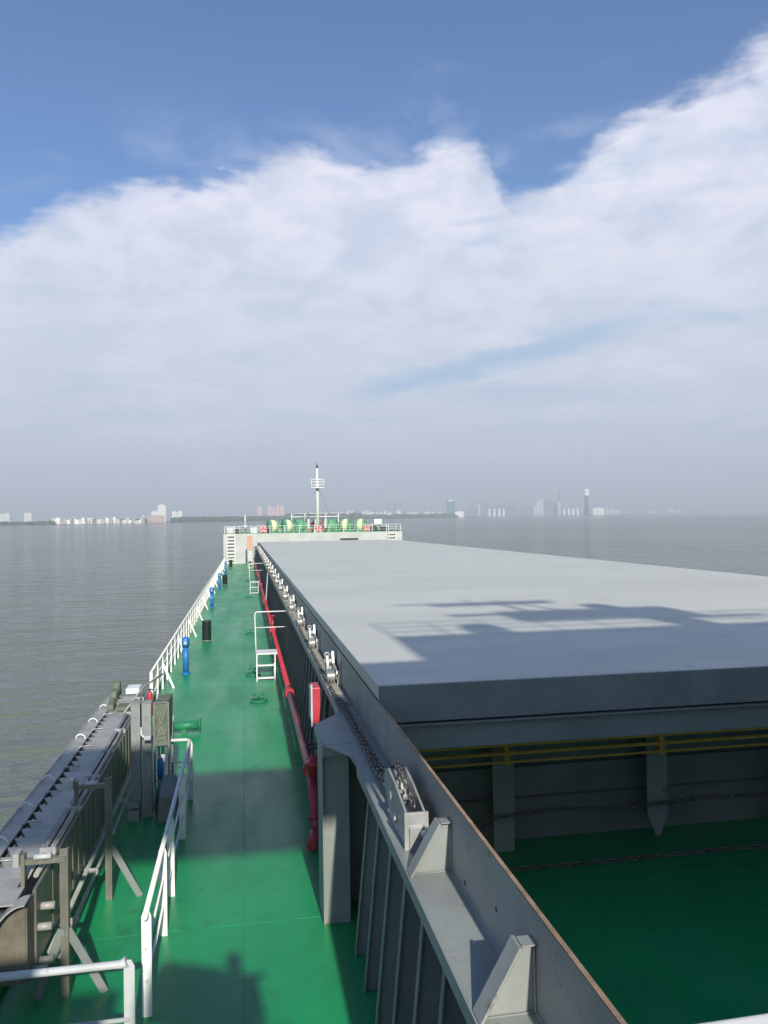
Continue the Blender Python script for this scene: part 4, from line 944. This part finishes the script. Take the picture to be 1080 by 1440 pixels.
for i, (a, b, t_) in enumerate(((362,368,713),(377,382,712),(383,387,714),(388,393,711.5),(394,399,712))):
    bld(a, b, t_, 737, 3600, 'b_pink', ['first','second','third','fourth','fifth'][i]+' pinkish tower from the left above the middle tree belt', group='pinkish towers above the tree belt')
# small white lighthouse
c = wpt(202, 1940); lh = thing('lighthouse', c, 'slim white lighthouse on the left shore before the tall towers', 'lighthouse', ship=False)
mb = MB(); mb.lathe(c, (0, 0, 1), [(0, 3.4), (16, 2.2), (16.2, 3.4), (17.2, 3.4), (17.3, 1.9), (20, 1.9)], 16); mb.build('tower', 'b_plain', lh)
mb = MB(); mb.lathe(c, (0, 0, 1), [(20.05, 2.4), (22.5, .3)], 16); mb.build('lantern_roof', 'b_shaft', lh)
# middle / right skyline
bld(628, 640, 704.5, 724, 3900, 'b_teal', 'blocky teal glass tower on the middle shore', roof='b_plain')
bld(640, 652, 719.5, 726, 3700, 'b_plain', 'low white pavilion at the foot of the teal tower')
x = 478; i = 0
while x < 622:
    wd = random.uniform(3, 7); bld(x, x+wd, random.uniform(717, 721), 725, random.uniform(3900, 4300), 'b_white', '%s small pale house block showing above the trees right of the foremast' % ORD[i], group='pale blocks above the middle trees'); x += wd*random.uniform(1.0, 2.4); i += 1
for a in (544, 553, 561): bld(a, a+5, 706+random.uniform(0, 3), 724, 6500, 'b_grey', 'faint slim tower seen in haze, %s of three right of the foremast' % {544:'left',553:'middle',561:'right'}[a])
x = 655; i = 0
while x < 790:
    wd = random.uniform(2.5, 6)
    env = 711.5 - 6*math.exp(-((x-770)/22)**2) - 3*math.exp(-((x-710)/25)**2)
    tp = env + random.uniform(-4, 5)
    bld(x, x+wd, tp, 722, random.uniform(5200, 6800), 'b_grey' if random.random() < .75 else 'b_white', '%s hazy tower from the left in the far downtown skyline' % (ORD[i] if i else 'first'), group='hazy downtown towers'); x += wd*random.uniform(.75, 1.3); i += 1
bld(784.5, 788.5, 690, 722, 6400, 'b_grey', 'tallest and slimmest skyscraper of the hazy skyline')
for i, a in enumerate((687, 694, 701, 707, 792, 799, 805, 811)): bld(a, a+2.6, 715.5, 722, 4700, 'b_plain', '%s small white silo from the left on the far quay' % ['first','second','third','fourth','fifth','sixth','seventh','eighth'][i], 'silo', 'silo', group='white silos on the far quay')
c = wpt(825, 4300); tw = thing('control_tower', c, 'dark slender tower with bright white bulb top on the right shore', 'tower', ship=False)
k_ = 4300/F*math.cos(math.atan(285/F))
H = (HOR(825)-688)*k_+9.2
mb = MB(); mb.lathe(c, (0, 0, 1), [(0, 3.3*k_), (H-10*k_, 2.7*k_)], 18); mb.build('shaft', 'b_shaft', tw)
mb = MB(); mb.lathe(c, (0, 0, 1), [(H-9.9*k_, 3.0*k_), (H-8*k_, 4.0*k_), (H-6*k_, 3.9*k_), (H-5.6*k_, 3.2*k_), (H-5*k_, 3.3*k_), (H-4*k_, 4.1*k_), (H-1.5*k_, 3.9*k_), (H, 2.6*k_)], 20); mb.build('bulb', 'b_plain', tw)
bld(834, 849, 714.5, 722, 4500, 'b_plain', 'long white terminal hall beside the bulb-topped tower')
for i, (a, b, t_) in enumerate(((851,856,715),(858,863,716),(864,871,717.5))): bld(a, b, t_, 722, 6000, 'b_white', ['nearest','middle','farthest'][i]+' small pale block right of the white terminal hall')
for i, (a, b, t_) in enumerate(((912,924,719),(941,948,716.2),(953,958,717),(970,975,713.5),(977,982,716))): bld(a, b, t_, 720, 8600, 'b_plain' if i < 3 else 'b_grey', ['first','second','third','fourth','fifth'][i]+' lone pale building on the far right horizon', group='lone buildings on the right horizon')

# ------------------------------------------------------------------ trim: the ship sits a little down by the bow
T = Matrix.Translation((0, 0, CAMZ)) @ Matrix.Rotation(-R(.46), 4, 'X') @ Matrix.Translation((0, 0, -CAMZ))
for o in SHIP:
    if o.parent is None:
        o.matrix_world = T @ Matrix.LocRotScale(o.location, o.rotation_euler, o.scale)

# ------------------------------------------------------------------ haze
mb = MB(); mb.box(-31000, 31000, -3000, 40000, SEA-2, 330)
hz = bpy.data.materials.new('haze air'); hz.use_nodes = True; hz.node_tree.nodes.clear()
h = NT(hz.node_tree); pv = h.n('ShaderNodeVolumePrincipled'); pv.inputs['Color'].default_value = (.84, .915, 1.0, 1); pv.inputs['Density'].default_value = 3.0e-4; pv.inputs['Anisotropy'].default_value = 0
mo = h.n('ShaderNodeOutputMaterial'); h.l(pv.outputs[0], mo.inputs['Volume'])
tag(mb.build('haze', hz, ship=False), kind='stuff')
